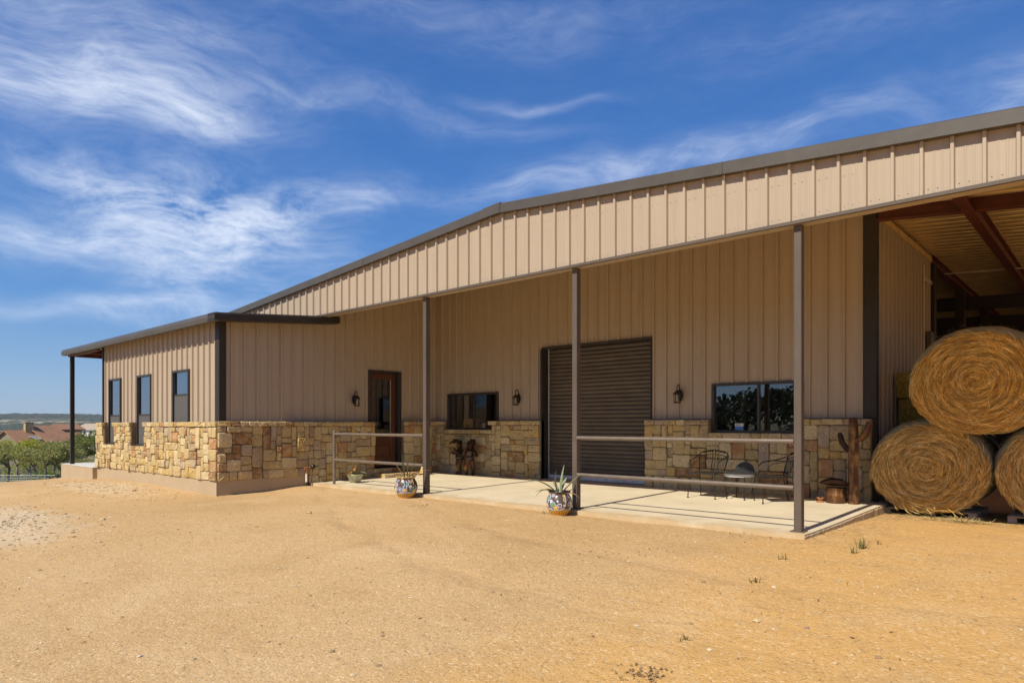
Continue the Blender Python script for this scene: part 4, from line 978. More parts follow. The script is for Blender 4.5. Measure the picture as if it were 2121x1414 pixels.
tb = empty('side_table', (-4.56, 10.48, slab_z(10.45)), 0, 'low round black iron table between the two patio chairs', 'table')
m = MB(); m.lathe([(.27, .405), (.285, .41), (.285, .425), (.26, .43)], 32); m.build('table_top', 'table_top', tb, 'auto', world=False)
m = MB(); m.lathe([(.245, .36), (.25, .36), (.25, .404), (.245, .404)], 28); m.build('apron', 'galvanized', tb, 'auto', world=False)
for k in range(4):
    a = R_(40 + 90 * k); c, s = math.cos(a), math.sin(a); m = MB(); m.tube([(.235 * c, .235 * s, .405), (.225 * c, .225 * s, .28), (.19 * c, .19 * s, .14), (.215 * c, .215 * s, .012)], .010, 8); m.lathe([(.014, 0), (.016, .01), (.006, .014)], 8, (.215 * c, .215 * s, 0)); m.build('leg', 'black_iron', tb, 'auto', world=False)
ct = empty('black_case', (-4.52, 10.56, slab_z(10.45) + .43), R_(20), 'black half-round case standing on the low patio table', 'case')
m = MB(); pr = [(.15 * math.cos(R_(a)), -.05, .155 * math.sin(R_(a))) for a in range(0, 181, 12)]; m.sweep(pr, (0, 0, .001), (0, .10, .001)); m.build('case_body', 'table_top', ct, 'auto', world=False)
m = MB(); m.tube([(.04 * math.cos(R_(a)), -.053, .085 + .03 * math.sin(R_(a))) for a in range(0, 361, 30)], .005, 6); m.bev((-.03, -.056, .08), (.03, -.0505, .092), .002); m.build('emblem', 'roll_steel', ct, 'auto', world=False)

# ------------------------------------------------------------------ rusty yard art
r = empty('metal_cactus', (-2.99, 10.86, slab_z(10.9)), R_(-12), 'rusted sheet metal cactus with two arms at right end of porch', 'sculpture')
def rr(w, d, k): # ribbed oval outline
    return [((w * (1 - .14 * (i % 2))) * math.cos(2 * math.pi * i / k), d * (1 - .14 * (i % 2)) * math.sin(2 * math.pi * i / k)) for i in range(k)]
def ribtube(pts, w, d, k=12, side=None):
    pts = [Vector(p) for p in pts]; out = rr(1, 1, k); vs = []; fs = []; n = len(pts)
    for i, p in enumerate(pts):
        t = (pts[min(i + 1, n - 1)] - pts[max(i - 1, 0)]).normalized(); v = Vector((0, 1, 0)); u = t.cross(v).normalized(); f = 1. if i < n - 1 else .55; f = .9 if i == n - 2 else f
        for (a, b) in out: vs.append(p + u * a * w * f + v * b * d * f)
    for i in range(n - 1):
        for j in range(k): fs.append((i * k + j, i * k + (j + 1) % k, (i + 1) * k + (j + 1) % k, (i + 1) * k + j))
    fs += [tuple(range(k))[::-1], tuple(range((n - 1) * k, n * k))]; m = MB(); return m.add(vs, fs)
ribtube([(0, 0, 0), (0, 0, .5), (.005, 0, .9), (0, 0, 1.24), (0, 0, 1.285)], .078, .058).build('trunk', 'rusted_steel', r, 'auto', world=False)
ribtube([(-.03, -.01, .80), (-.10, -.012, .83), (-.165, -.014, .91), (-.195, -.014, 1.02), (-.20, -.014, 1.06)], .046, .036, 10).build('arm', 'rust_dark', r, 'auto', world=False)
ribtube([(.03, -.02, .945), (.12, -.03, .965), (.20, -.03, 1.05), (.235, -.03, 1.16), (.235, -.03, 1.23)], .050, .040, 10).build('arm', 'rusted_steel', r, 'auto', world=False)
r = empty('rusty_drum', (-3.24, 10.88, slab_z(10.9)), R_(20), 'low rusted drum with a curled metal brim beside the metal cactus', 'sculpture')
m = MB(); m.lathe([(.135, 0), (.145, .01), (.142, .10), (.146, .11), (.146, .12), (.140, .13), (.138, .21), (.146, .222), (.140, .23), (.10, .228), (.02, .22)], 24); m.build('drum_body', 'rusted_steel', r, 'auto', world=False)
m = MB(); vs = []; fs = []; K = 24
for j, (rd_, zz) in enumerate(((.02, .33), (.075, .325), (.10, .26), (.20, .27))):
    for k in range(K):
        a = 2 * math.pi * k / K; up = (.09 * abs(math.sin(a)) ** 2 if j == 3 else 0) + (.03 * math.cos(2 * a) if j < 2 else 0); vs.append((rd_ * 1.15 * math.cos(a), rd_ * (.85 if j == 3 else 1) * math.sin(a), zz + up - (.02 * math.cos(a) if j == 3 else 0)))
for j in range(3):
    for k in range(K): fs.append((j * K + k, j * K + (k + 1) % K, (j + 1) * K + (k + 1) % K, (j + 1) * K + k))
fs.append(tuple(range(K))); m.add(vs, fs); bo = m.build('curled_brim', 'rust_dark', r, True, world=False); sl = bo.modifiers.new('solid', 'SOLIDIFY'); sl.thickness = .006
r = empty('rusty_spur', (-3.44, 10.80, slab_z(10.8)), 0, 'tiny rusty metal flower ornament on the slab left of the drum', 'ornament')
m = MB(); m.lathe([(.055, 0), (.06, .01), (.045, .022), (.01, .024)], 12); m.build('dish', 'rust_leg', r, 'auto', world=False)
for k in range(5): m = MB(); a = R_(72 * k); m.tube([(0, 0, .02), (.03 * math.cos(a), .03 * math.sin(a), .06), (.06 * math.cos(a), .06 * math.sin(a), .075)], [.006, .009, .003], 6); m.build('petal', 'rust_leg', r, 'auto', world=False)

def ball(m, c, r):
    rx, ry, rz = r if isinstance(r, tuple) else (r, r, r); K = 14; N = 9; vs = []; fs = []
    for i in range(N + 1):
        t = math.pi * i / N
        for k in range(K): a = 2 * math.pi * k / K; vs.append((c[0] + rx * max(.02, math.sin(t)) * math.cos(a), c[1] + ry * max(.02, math.sin(t)) * math.sin(a), c[2] - rz * math.cos(t)))
    for i in range(N):
        for k in range(K): fs.append((i * K + k, i * K + (k + 1) % K, (i + 1) * K + (k + 1) % K, (i + 1) * K + k))
    fs += [tuple(range(K))[::-1], tuple(range(N * K, (N + 1) * K))]; m.add(vs, fs)
def cowboy(loc, rz, label, flip, long_hair):
    """child-sized rusted figure, 0.78 m tall; faces -y; origin between the feet"""
    r = empty('metal_cowboy', loc, rz, label, 'sculpture', 'rusty cowboy figures'); s = -1 if flip else 1; X = lambda *p: [(q[0] * s, q[1], q[2]) for q in p]
    m = MB()
    m.tube(X((0, 0, .30), (0, 0, .36), (0, .004, .44), (0, .008, .51), (0, .004, .56), (0, 0, .60)), [.075, .088, .082, .095, .060, .034], 14)
    ball(m, (0, -.005, .645), (.058, .062, .068)); ball(m, (0, -.068, .64), (.012, .014, .014))               # head, nose
    for sx in (-1, 1): ball(m, (sx * .056, 0, .645), (.010, .014, .018))                                        # ears
    m.tube(X((-.04, 0, .33), (-.062, -.01, .19), (-.065, .005, .05)), [.058, .046, .034], 12); m.tube(X((-.066, .012, .03), (-.068, -.03, .026), (-.07, -.085, .018)), [.034, .034, .020], 10)
    m.tube(X((.04, 0, .33), (.085, -.06, .21), (.078, .0, .05)), [.058, .046, .034], 12); m.tube(X((.078, .012, .03), (.082, -.03, .026), (.088, -.085, .018)), [.034, .034, .020], 10)
    m.tube(X((-.085, 0, .515), (-.145, -.01, .43), (-.125, -.10, .46)), [.044, .036, .027], 12); m.tube(X((.085, 0, .515), (.15, -.02, .45), (.10, -.11, .53)), [.044, .036, .027], 12)
    for hx, hz in ((-.12, .47), (.09, .545)):                                                                   # hands: palm, four fingers, thumb
        ball(m, (hx * s, -.122, hz), (.024, .02, .026))
        for k, L in enumerate((.030, .036, .034, .026)): m.tube(X((hx - .018 + k * .012, -.134, hz + .01), (hx - .016 + k * .012, -.146, hz + .012 + L * .5), (hx - .012 + k * .011, -.138, hz + .014 + L)), [.0085, .0080, .0065], 6)
        m.tube(X((hx + .022, -.125, hz - .006), (hx + .036, -.135, hz + .008), (hx + .036, -.14, hz + .024)), [.0095, .0085, .007], 6)
    b = m.build('body', 'rust_dark', r, True, world=False); rm = b.modifiers.new('remesh', 'REMESH'); rm.mode = 'VOXEL'; rm.voxel_size = .0065; rm.use_smooth_shade = True
    for sx in (-1, 1):
        e = MB(); ball(e, (sx * .022, -.058, .655), (.009, .006, .006)); e.build('eye', 'galvanized', r, True, world=False)
    e = MB(); ball(e, (0, -.060, .612), (.020, .006, .004)); e.build('mouth', 'rust_leg', r, True, world=False)
    m = MB(); m.lathe([(.094, .355), (.100, .368), (.100, .385), (.092, .396)], 18); m.build('belt', 'roll_steel', r, True, world=False)
    m = MB(); m.bev((-.048, -.106, .43), (.048, -.088, .52), .008); m.build('vest_front', 'roll_steel', r, False, world=False)
    for pts in (X((-.044, -.004, .31), (-.064, -.014, .20), (-.066, .004, .13)), X((.044, -.010, .31), (.087, -.066, .21), (.083, -.030, .13))):
        m = MB(); m.tube(pts, [.064, .053, .045], 12); m.build('chaps', 'rusted_steel', r, 'auto', world=False)
    m = MB(); vs = []; fs = []; K = 28
    for j, (rr_, zz) in enumerate(((.02, .785), (.052, .780), (.066, .70), (.150, .690), (.156, .694))):
        for k in range(K):
            a = 2 * math.pi * k / K; wide = j >= 3; q = 1.
            if wide: q = 1.28 if not long_hair else .62
            lift = (.055 * math.cos(a) ** 2 if not long_hair else -.012) if wide else 0
            vs.append((rr_ * math.cos(a) * q, rr_ * math.sin(a) * (q if long_hair else .95), zz + lift))
    for j in range(4):
        for k in range(K): fs.append((j * K + k, j * K + (k + 1) % K, (j + 1) * K + (k + 1) % K, (j + 1) * K + k))
    fs.append(tuple(range(K))); m.add(vs, fs); h = m.build('hat', 'rust_dark', r, True, world=False); h.modifiers.new('solid', 'SOLIDIFY').thickness = .006; h.rotation_euler = (R_(6), R_(-5 * s), 0)
    r.scale = (1.08, 1.08, 1.08)
    if long_hair:
        m = MB(); m.tube([(0, .02, .73), (0, .045, .66), (.0, .065, .57), (0, .075, .48), (0, .075, .43)], [.062, .082, .088, .074, .03], 14); m.build('hair', 'rust_dark', r, True, world=False)
    return r
cowboy((-11.70, 11.08, slab_z(11.)), R_(-30), 'rusty metal cowboy figure with wide hat brim, left of the pair below window', False, False)
cowboy((-11.32, 11.05, slab_z(11.)), R_(38), 'rusty metal figure with long hair, right of the pair below window', True, True)

# ------------------------------------------------------------------ hay
def bale(loc, rx, rz_, length, seed, label, nstraw=5200, smat='straw', grp='round hay bales'):
    """round bale lying along y; loc = centre of front face; rx, rz_ = half width and half height (it sags)"""
    rng = random.Random(seed); r = empty('round_hay_bale', (loc[0], loc[1] + length / 2, loc[2] - rz_), 0, label, 'hay bale', grp)
    K = 72; RN = 36
    def rim(a, y):
        base = 1 + .018 * noise.noise(Vector((math.cos(a) * 2, math.sin(a) * 2, y * 1.5 + seed))) + .010 * noise.noise(Vector((math.cos(a) * 7, math.sin(a) * 7, y * 4 + seed)))
        z = rz_ * math.sin(a) * base; x = rx * math.cos(a) * base
        if z < -rz_ * .93: z = lerp(z, -rz_ * .93, .7)
        return x, z
    def sh(a): return lerp(.975, .87, smooth((math.sin(a) + .35) / 1.1))
    Z0 = rz_; m = MB(); yf = -length / 2
    def fy(t, a): return yf + .05 * t ** 6 - .035 * (1 - t * t) + .030 * noise.noise(Vector((t * 5 * math.cos(a), t * 5 * math.sin(a), seed))) + .010 * math.sin(t * 46 + a + 2 * noise.noise(Vector((t * 3 * math.cos(a), t * 3 * math.sin(a), 4.)))) + .020 * noise.noise(Vector((t * 16 * math.cos(a), t * 16 * math.sin(a), seed * 2)))
    m.v.append((0, fy(0, 0) + .02, 0))
    for j in range(1, RN + 1):
        t = j / RN
        for k in range(K):
            a = 2 * math.pi * k / K; x, z = rim(a, 0); q_ = t * sh(a); m.v.append((x * q_, fy(t, a), z * q_))
    for k in range(K): m.f.append((0, 1 + (k + 1) % K, 1 + k))
    for j in range(RN - 1):
        for k in range(K): a = 1 + j * K; m.f.append((a + k, a + (k + 1) % K, a + K + (k + 1) % K, a + K + k))
    c = r.location
    o = m.build('front_face', 'hay_face', r, True, world=False, loc=(0, 0, 0)); o.location = (0, 0, Z0)
    m = MB(); ys = [(yf + .035, 0.), (yf + .06, .35), (yf + .12, .72), (yf + .22, .95), (yf + .36, 1.), (0, 1.), (length / 2 - .25, 1.), (length / 2 - .08, .8), (length / 2, .2)]; NY = len(ys) - 1
    for j, (y, w_) in enumerate(ys):
        for k in range(K): a = 2 * math.pi * k / K; x, z = rim(a, j * .3); q2 = lerp(sh(a) * .99, 1., w_); m.v.append((x * q2, y, z * q2))
    for j in range(NY):
        for k in range(K): m.f.append((j * K + k, j * K + (k + 1) % K, (j + 1) * K + (k + 1) % K, (j + 1) * K + k))
    m.f.append(tuple(range(NY * K, (NY + 1) * K))); o = m.build('wrapped_side', 'net_wrap', r, True, world=False, loc=(0, 0, 0)); o.location = (0, 0, Z0)
    # loose stems laid in spirals on the face, a fringe at the rim
    m = MB()
    for i in range(nstraw):
        t = math.sqrt(rng.random()) * .985; a = rng.uniform(0, 2 * math.pi); x, z = rim(a, 0); p = Vector((x * t * sh(a), fy(t, a) - .004, z * t * sh(a)))
        tang = Vector((-math.sin(a) * rx, 0, math.cos(a) * rz_)).normalized(); rad = Vector((math.cos(a), 0, math.sin(a)))
        wob = rng.gauss(0, .20) if rng.random() < .92 else rng.uniform(-1.4, 1.4)
        if t > .86: wob = rng.gauss(0, .25)
        d = (tang * math.cos(wob) + rad * math.sin(wob) + Vector((0, -rng.uniform(-.05, .22), 0))).normalized()
        if rng.random() < .05 and z < 0: d = (d + Vector((0, -.1, -1.2))).normalized()
        L = rng.uniform(.05, .19) * (1. if t > .15 else .6); w = rng.uniform(.0018, .0046); s = d.cross(Vector((0, -1, 0)))
        if s.length < .1: s = Vector((1, 0, 0))
        s = s.normalized() * w; cur = tang * rng.uniform(-.2, .2) * L * .4 - rad * (L * L / (2 * max(.22, t * rx))) ; lift = Vector((0, -rng.uniform(.0, .022), 0))
        A, B, C = p, p + d * L * .5 + lift, p + d * L + cur + lift * rng.uniform(-.3, 1.2)
        m.add([A - s, A + s, B + s, B - s, C], [(0, 1, 2, 3), (3, 2, 4)])
    o = m.build('loose_stems', smat, r, False, world=False, loc=(0, 0, 0)); o.location = (0, 0, Z0); o['kind'] = 'stuff'
    # fuzz on the wrapped side
    m = MB()
    for i in range(260):
        a = rng.uniform(-.4, math.pi + .4); y = rng.uniform(yf + .02, yf + .5); x, z = rim(a, .2); p = Vector((x, y, z)); d = Vector((math.cos(a) * .6 + rng.gauss(0, .6), rng.gauss(0, .6), math.sin(a) * .6 + rng.gauss(0, .6))).normalized(); L = rng.uniform(.012, .04); s = d.cross(Vector((0, -1, .3))).normalized() * .0013
        m.add([p - s, p + s, p + d * L], [(0, 1, 2)])
    o = m.build('rim_fuzz', 'straw_pale', r, False, world=False, loc=(0, 0, 0)); o.location = (0, 0, Z0); o['kind'] = 'stuff'; return r
GB = -.075
bale((-2.06, 10.95, .628), .765, .685, 1.4, 3, 'round hay bale at bottom left of the stack, beside the porch end', 5200, 'straw_dull')
bale((-.55, 10.95, .628), .765, .685, 1.4, 8, 'round hay bale at bottom right of the stack, cut by picture edge', 5200, 'straw_dull')
bale((-1.45, 10.72, 1.80), .82, .745, 1.45, 21, 'round hay bale lying on top of two others', 6200)
def pallet(x0, x1, y0, y1, label):
    z = ground_z((x0 + x1) / 2, (y0 + y1) / 2) - .01; r = empty('pallet', ((x0 + x1) / 2, (y0 + y1) / 2, z), 0, label, 'pallet', 'pallets under the bales')
    for k in range(3): xx = lerp(x0, x1 - .1, k / 2); m = MB(); m.bev((xx, y0, z), (xx + .1, y1, z + .085), .005); m.build('stringer', 'pallet_wood', r)
    for k in range(6): yy = lerp(y0, y1 - .1, k / 5); m = MB(); m.bev((x0, yy, z + .086), (x1, yy + .09, z + .104), .004); m.build('board', 'pallet_wood', r)
pallet(-2.66, -1.50, 11.12, 12.2, 'weathered pallet under the bottom left bale'); pallet(-1.16, -.02, 11.12, 12.2, 'weathered pallet under the bottom right bale')
def square_bale(x, y, z, label, seed):
    rng = random.Random(seed); r = empty('square_hay_bale', (x, y, z), rng.uniform(-.05, .05), label, 'hay bale', 'small square bales'); w, d, h = .55, .95, .40
    m = MB(); N = 8
    for sgn, ax_ in ((-1, 'x'), (1, 'x'), (-1, 'y'), (1, 'y'), (1, 'z')):
        b = len(m.v)
        for i in range(N + 1):
            for j in range(N + 1):
                p, q = i / N - .5, j / N - .5; v = {'x': (sgn * w / 2, p * d, q * h + h / 2), 'y': (p * w, sgn * d / 2, q * h + h / 2), 'z': (p * w, q * d, h)}[ax_]
                nn = noise.noise(Vector(v) * 9 + Vector((seed, 0, 0))) * .022; v = Vector(v); c = Vector((0, 0, h / 2)); v = c + (v - c) * (1 + nn * 2); m.v.append(tuple(v))
        for i in range(N):
            for j in range(N): m.f.append((b + i * (N + 1) + j, b + (i + 1) * (N + 1) + j, b + (i + 1) * (N + 1) + j + 1, b + i * (N + 1) + j + 1))
    m.build('bale_body', 'hay_bale', r, True, world=False, loc=(0, 0, 0))
    m = MB()
    for i in range(900):
        f = rng.choice('xyyz'); u, v = rng.uniform(-.5, .5), rng.uniform(-.5, .5)
        p = Vector({'x': (w / 2 + .004, u * d, v * h + h / 2), 'y': (u * w, -d / 2 - .004, v * h + h / 2), 'z': (u * w, v * d, h + .004)}[f]); dd = Vector((rng.gauss(0, .6), rng.gauss(0, .4) - .2, rng.gauss(0, .6))).normalized(); s = dd.cross(Vector((0, -1, .4))).normalized() * .003; L = rng.uniform(.03, .10)
        m.add([p - s, p + s, p + dd * L], [(0, 1, 2)])
    o = m.build('loose_stems', 'straw_green', r, False, world=False, loc=(0, 0, 0)); o['kind'] = 'stuff'
    m = MB()
    for xx in (-.14, .14): m.tube([(xx, -d / 2 - .01, .01), (xx, -d / 2 - .012, h - .01), (xx, 0, h + .012), (xx, d / 2, h)], .004, 4)
    m.build('twine', 'straw_twine', r, False, world=False)
for k, nm in enumerate(('lowest', 'second', 'third', 'fourth', 'topmost')):
    square_bale(-2.50 + .03 * (k % 2), 12.93 - .02 * (k % 3), -.06 + k * .43, 'small greenish square bale against the bay wall, %s of its stack' % nm, k + 2)
# white cord and shut-off box on the bay wall
r = empty('hanging_cord', (LWX + .06, 14.8, 0), 0, 'thin pale cord hanging down the hay bay wall', 'cord')
m = MB(); m.tube([(LWX + .06, 14.55, 4.2), (LWX + .06, 14.55, 2.8), (LWX + .065, 14.56, 1.0)], .010, 6); m.build('cord', 'cord_white', r)
m = MB(); m.tube([(LWX + .06, 14.55, 3.98), (LWX + .07, 15.2, 3.98)], .007, 5); m.tube([(LWX + .06, 14.55, 3.94), (LWX + .07, 15.2, 3.94)], .007, 5); m.build('cord_branch', 'cord_white', r)
r = empty('switch_box', (LWX + .05, 15.0, 2.2), 0, 'grey electrical box on the hay bay wall above the bales', 'electrical box')
m = MB(); m.bev((LWX + .032, 14.85, 2.45), (LWX + .12, 15.12, 3.0), .01); m.build('housing', 'bronze_post', r)
m = MB(); m.tube([(LWX + .07, 14.98, 2.2), (LWX + .07, 14.98, 2.45)], .04, 10); m.build('conduit', 'galvanized', r, 'auto')
# straw litter around the bales
rng = random.Random(77); m = MB()
def litter(n, xf, yf, lo=.04, hi=.16, w=.0026, up=.02):
    for i in range(n):
        x, y = xf(), yf(); z = ground_z(x, y) + .004; a = rng.uniform(0, 6.28); L = rng.uniform(lo, hi); d = Vector((math.cos(a), math.sin(a), rng.uniform(-.02, up * 8))); s = Vector((-d.y, d.x, 0)).normalized() * w
        p = Vector((x, y, z)); q = p + d * L; q.z = max(q.z, ground_z(q.x, q.y) + .003); m.add([p - s, p + s, q + s * .6, q - s * .6], [(0, 1, 2, 3)])
litter(900, lambda: rng.gauss(-1.75, .45), lambda: rng.gauss(10.85, .13), .05, .16, .003, .03); litter(260, lambda: rng.gauss(-1.62, .1), lambda: rng.gauss(10.80, .05), .05, .14, .003, .08)
litter(700, lambda: rng.uniform(-3.0, .4), lambda: rng.uniform(10.2, 11.5)); litter(500, lambda: rng.gauss(-2.45, .22), lambda: rng.uniform(7.4, 10.8), .04, .12); litter(420, lambda: rng.uniform(-4.5, 1), lambda: rng.uniform(3.5, 10), .03, .12, .002)
litter(300, lambda: rng.uniform(-12.6, -2.6), lambda: 7.68 - abs(rng.gauss(0, .12)), .03, .10)
o = m.build('straw_litter', 'straw_pale', None, loc=(0, 0, 0)); tag(o, 'loose straw scattered on the ground near the bales and slab edge', 'straw', kind='stuff')

# ------------------------------------------------------------------ gravel, weeds
def pebble_mesh(rng):
    vs = []; fs = []
    for j, (rr_, z) in enumerate(((.75, -.35), (1., .05), (.62, .42))):
        for k in range(6): a = math.pi / 3 * k + rng.uniform(-.25, .25); q = rr_ * rng.uniform(.75, 1.2); vs.append((q * math.cos(a), q * math.sin(a) * .8, z * rng.uniform(.8, 1.2)))
    for j in range(2):
        for k in range(6): fs.append((j * 6 + k, j * 6 + (k + 1) % 6, j * 6 + 6 + (k + 1) % 6, j * 6 + 6 + k))
    fs.append(tuple(range(12, 18))); return vs, fs
rng = random.Random(41); m = MB(); protos = [pebble_mesh(rng) for _ in range(10)]
def pebble(x, y, s):
    vs, fs = rng.choice(protos); a = rng.uniform(0, 6.28); c, d = math.cos(a) * s, math.sin(a) * s; z = ground_z(x, y) + s * .12; fl = rng.uniform(.45, .9)
    m.add([(x + vx * c - vy * d, y + vx * d + vy * c, z + vz * s * fl) for vx, vy, vz in vs], fs)
for i in range(3600):
    dpt = 1.9 + 9 * rng.random() ** 1.6; u = rng.uniform(-150, 2270); x, y = at(u, dpt)
    if y > 7.6 and x < -2.5: continue
    pebble(x, y, rng.choice([.0025, .003, .003, .004, .004, .005, .007]) * (1 + .10 * dpt))
for i in range(800): x, y = rng.gauss(-12.6, 1.4), rng.gauss(2.3, .55); pebble(x, y, rng.choice([.012, .016, .022, .03, .01]))
for i in range(650): x, y = rng.gauss(-16.6, 1.7), rng.gauss(4.9, .45); (pebble(x, y, rng.choice([.012, .018, .025, .01])) if y < 5.6 else None)
for i in range(160):
    x, y = at(rng.uniform(0, 2121), rng.uniform(2.5, 11)); (pebble(x, y, rng.uniform(.012, .024)) if y < 7.4 else None)
o = m.build('gravel', 'pebble', None, False, loc=(0, 0, 0)); tag(o, 'loose pale gravel and pebbles on the granite yard', 'gravel', kind='stuff')
for (u, v, s, lb) in ((640, 1075, .09, 'palest fist-sized rock left of centre, below the wing corner'), (278, 1024, .10, 'pale rock near the wing foundation'), (213, 1075, .085, 'flat tan rock in the left yard'), (1740, 1122, .06, 'whitish rock in front of the hay bales'), (545, 1396, .05, 'small pinkish rock at the bottom of the yard'), (1567, 1302, .06, 'pale chipped rock in the right foreground')):
    d = CF + CR * ((u - 1060.5) / 1403.); dep = (EYE + .2) * 1403. / (v - 880.); x, y = d.x * dep, d.y * dep
    mm = MB(); vs, fs = pebble_mesh(rng); mm.add([(x + a * s * .6, y + b * s * .6, ground_z(x, y) + s * .12 + c * s * .5) for a, b, c in vs], fs); o = mm.build('rock', 'limestone', None); tag(o, lb, 'rock', 'loose rocks in the yard')
m = MB()
for i in range(260):
    x, y = at(rng.uniform(-60, 2180), 2.2 + 8 * rng.random() ** 1.3)
    if y > 7.5 and x < -2.5: continue
    a = rng.uniform(0, 6.28); L = rng.uniform(.008, .045); w = rng.uniform(.0012, .006); z = ground_z(x, y) + .004; d = Vector((math.cos(a), math.sin(a), 0)); s_ = Vector((-d.y, d.x, 0)) * w; p = Vector((x, y, z)); up = Vector((0, 0, rng.uniform(.002, .010)))
    m.add([p - s_, p + s_, p + d * L * .5 + s_ * 1.4 + up, p + d * L * .5 - s_ * 1.4 + up, p + d * L], [(0, 1, 2, 3), (3, 2, 4)])
for (u, v, k, sp) in ((1325, 1385, 46, .07), (1345, 1398, 26, .05), (880, 1066, 24, .10), (1290, 1170, 20, .22), (1590, 1140, 24, .25)):
    d0 = CF + CR * ((u - 1060.5) / 1403.); dep = (EYE + .2) * 1403. / (v - 880.)
    for i in range(k):
        x, y = d0.x * dep + rng.gauss(0, sp), d0.y * dep + rng.gauss(0, sp); a = rng.uniform(0, 6.28); L = rng.uniform(.01, .04); w = rng.uniform(.003, .009); z = ground_z(x, y) + .003; d = Vector((math.cos(a), math.sin(a), 0)); s_ = Vector((-d.y, d.x, 0)) * w; p = Vector((x, y, z)); up = Vector((0, 0, rng.uniform(.003, .014)))
        m.add([p - s_, p + s_, p + d * L * .5 + s_ + up, p + d * L * .5 - s_ + up, p + d * L], [(0, 1, 2, 3), (3, 2, 4)])
o = m.build('leaf_litter', 'litter', None, loc=(0, 0, 0)); tag(o, 'dark leaf and twig bits scattered over the yard', 'litter', kind='stuff')
def tuft(x, y, n, h, label, mat='weed'):
    mm = MB(); z = ground_z(x, y)
    for i in range(n):
        a = rng.uniform(0, 6.28); L = h * rng.uniform(.5, 1.1); le = rng.uniform(.1, .9); b = Vector((x + rng.gauss(0, .02), y + rng.gauss(0, .02), z - .005)); d = Vector((math.cos(a) * le, math.sin(a) * le, 1)).normalized(); s = Vector((-math.sin(a), math.cos(a), 0)) * .0035
        q = b + d * L * .6; t = b + d * L + Vector((math.cos(a), math.sin(a), -.4)) * L * .25; mm.add([b - s, b + s, q + s * .8, q - s * .8, t], [(0, 1, 2, 3), (3, 2, 4)])
    o = mm.build('grass_tuft', mat, None); tag(o, label, 'grass', 'weeds in the yard')
for (u, v, n, h, lb) in ((1787, 1150, 34, .16, 'tallest weed tuft in the yard, right of the porch corner'), (1768, 1160, 14, .10, 'low weed tuft left of the tallest one'), (1205, 1060, 26, .09, 'green weed at foot of the middle porch post'), (1128, 1072, 10, .07, 'tiny weed left of the larger painted pot'),
        (1255, 1073, 8, .07, 'tiny weed at slab edge right of the larger painted pot'), (1338, 1082, 8, .08, 'single dry weed sprig near the slab edge'), (1622, 1170, 12, .09, 'dark weed sprig below the right porch corner'), (1562, 1212, 10, .08, 'scrawny weed in the middle right yard'), (1420, 1305, 12, .07, 'dark low weed in the right foreground'), (1700, 1118, 16, .07, 'dry grass beside the porch slab corner'), (1825, 1140, 6, .08, 'lone weed stalk in front of the bottom left bale')):
    d = CF + CR * ((u - 1060.5) / 1403.); dep = (EYE + .12) * 1403. / (v - 880.); tuft(d.x * dep, d.y * dep, n, h, lb)

# ------------------------------------------------------------------ left background
# handrail at the side porch ramp
r = empty('ramp_handrail', (-22.9, 5.5, ground_z(-22.9, 5.5)), 0, 'dark sloping handrail beside the side porch slab', 'handrail')
hx = lambda u, v, dep: (lambda d: (d.x * dep, d.y * dep, EYE + (880 - v) / 1403. * dep))(CF + CR * ((u - 1060.5) / 1403.))
m = MB(); m.tube([hx(136, 982, 20.0), hx(119, 983, 20.4), hx(60, 1007, 21.5)], .02, 8); m.build('rail', 'dark_bronze', r, 'auto')
p = hx(119, 983, 20.4); m = MB(); m.tube([p, (p[0], p[1], p[2] - .9)], .03, 8); m.build('rail_post', 'dark_bronze', r, 'auto')

def tree_meshes(seed, H, Wd, leafmat, nleaf):
    rng = random.Random(seed); tr = MB(); tips = []
    lean = Vector((rng.uniform(-.25, .25), rng.uniform(-.25, .25), 1)); fork = H * rng.uniform(.28, .38)
    base = Vector((0, 0, -.2)); f = Vector((lean.x * fork, lean.y * fork, fork)); tr.tube([base, f * .5 + Vector((rng.uniform(-.06, .06), 0, 0)), f], [H * .030, H * .024, H * .022], 8)
    for k in range(rng.randint(4, 6)):
        a = rng.uniform(0, 6.28); r = Wd * rng.uniform(.22, .40); z = H * rng.uniform(.55, .82); e = Vector((r * math.cos(a), r * math.sin(a), z)); mid = f.lerp(e, .5) + Vector((rng.uniform(-.2, .2), rng.uniform(-.2, .2), rng.uniform(-.1, .3))); tr.tube([f, mid, e], [H * .017, H * .012, H * .007], 6); tips += [(e, .9), (mid, .5)]
        for q in range(2):
            b = rng.uniform(0, 6.28); e2 = mid.lerp(e, rng.uniform(.3, 1.)) + Vector((math.cos(b) * Wd * .16, math.sin(b) * Wd * .16, rng.uniform(-.1, .2) * H * .8)); tr.tube([mid.lerp(e, .4), e2], [H * .010, H * .004], 5); tips.append((e2, .8))
    for k in range(9):
        a = rng.uniform(0, 6.28); q = math.sqrt(rng.random()); tips.append((Vector((Wd * .46 * q * math.cos(a), Wd * .46 * q * math.sin(a), H * (.62 + .30 * math.sqrt(max(0, 1 - q * q)) * rng.uniform(.7, 1)))), 1.))
    lf = MB()
    for i in range(nleaf):
        c, wgt = rng.choice(tips); cl = H * .066 * wgt ** .5
        p = c + Vector((rng.gauss(0, cl * 1.15), rng.gauss(0, cl * 1.15), rng.gauss(0, cl * .62)))
        if p.z < H * .44: continue
        n_ = Vector((rng.gauss(0, 1), rng.gauss(0, 1), rng.gauss(0.5, 1))).normalized(); u = n_.orthogonal().normalized(); v = n_.cross(u); s = H * rng.uniform(.012, .026)
        lf.add([p - u * s, p - v * s * .55, p + u * s, p + v * s * .55], [(0, 1, 2, 3)])
    return tr.mesh('trunk', 'bark', True), lf.mesh('crown', leafmat)
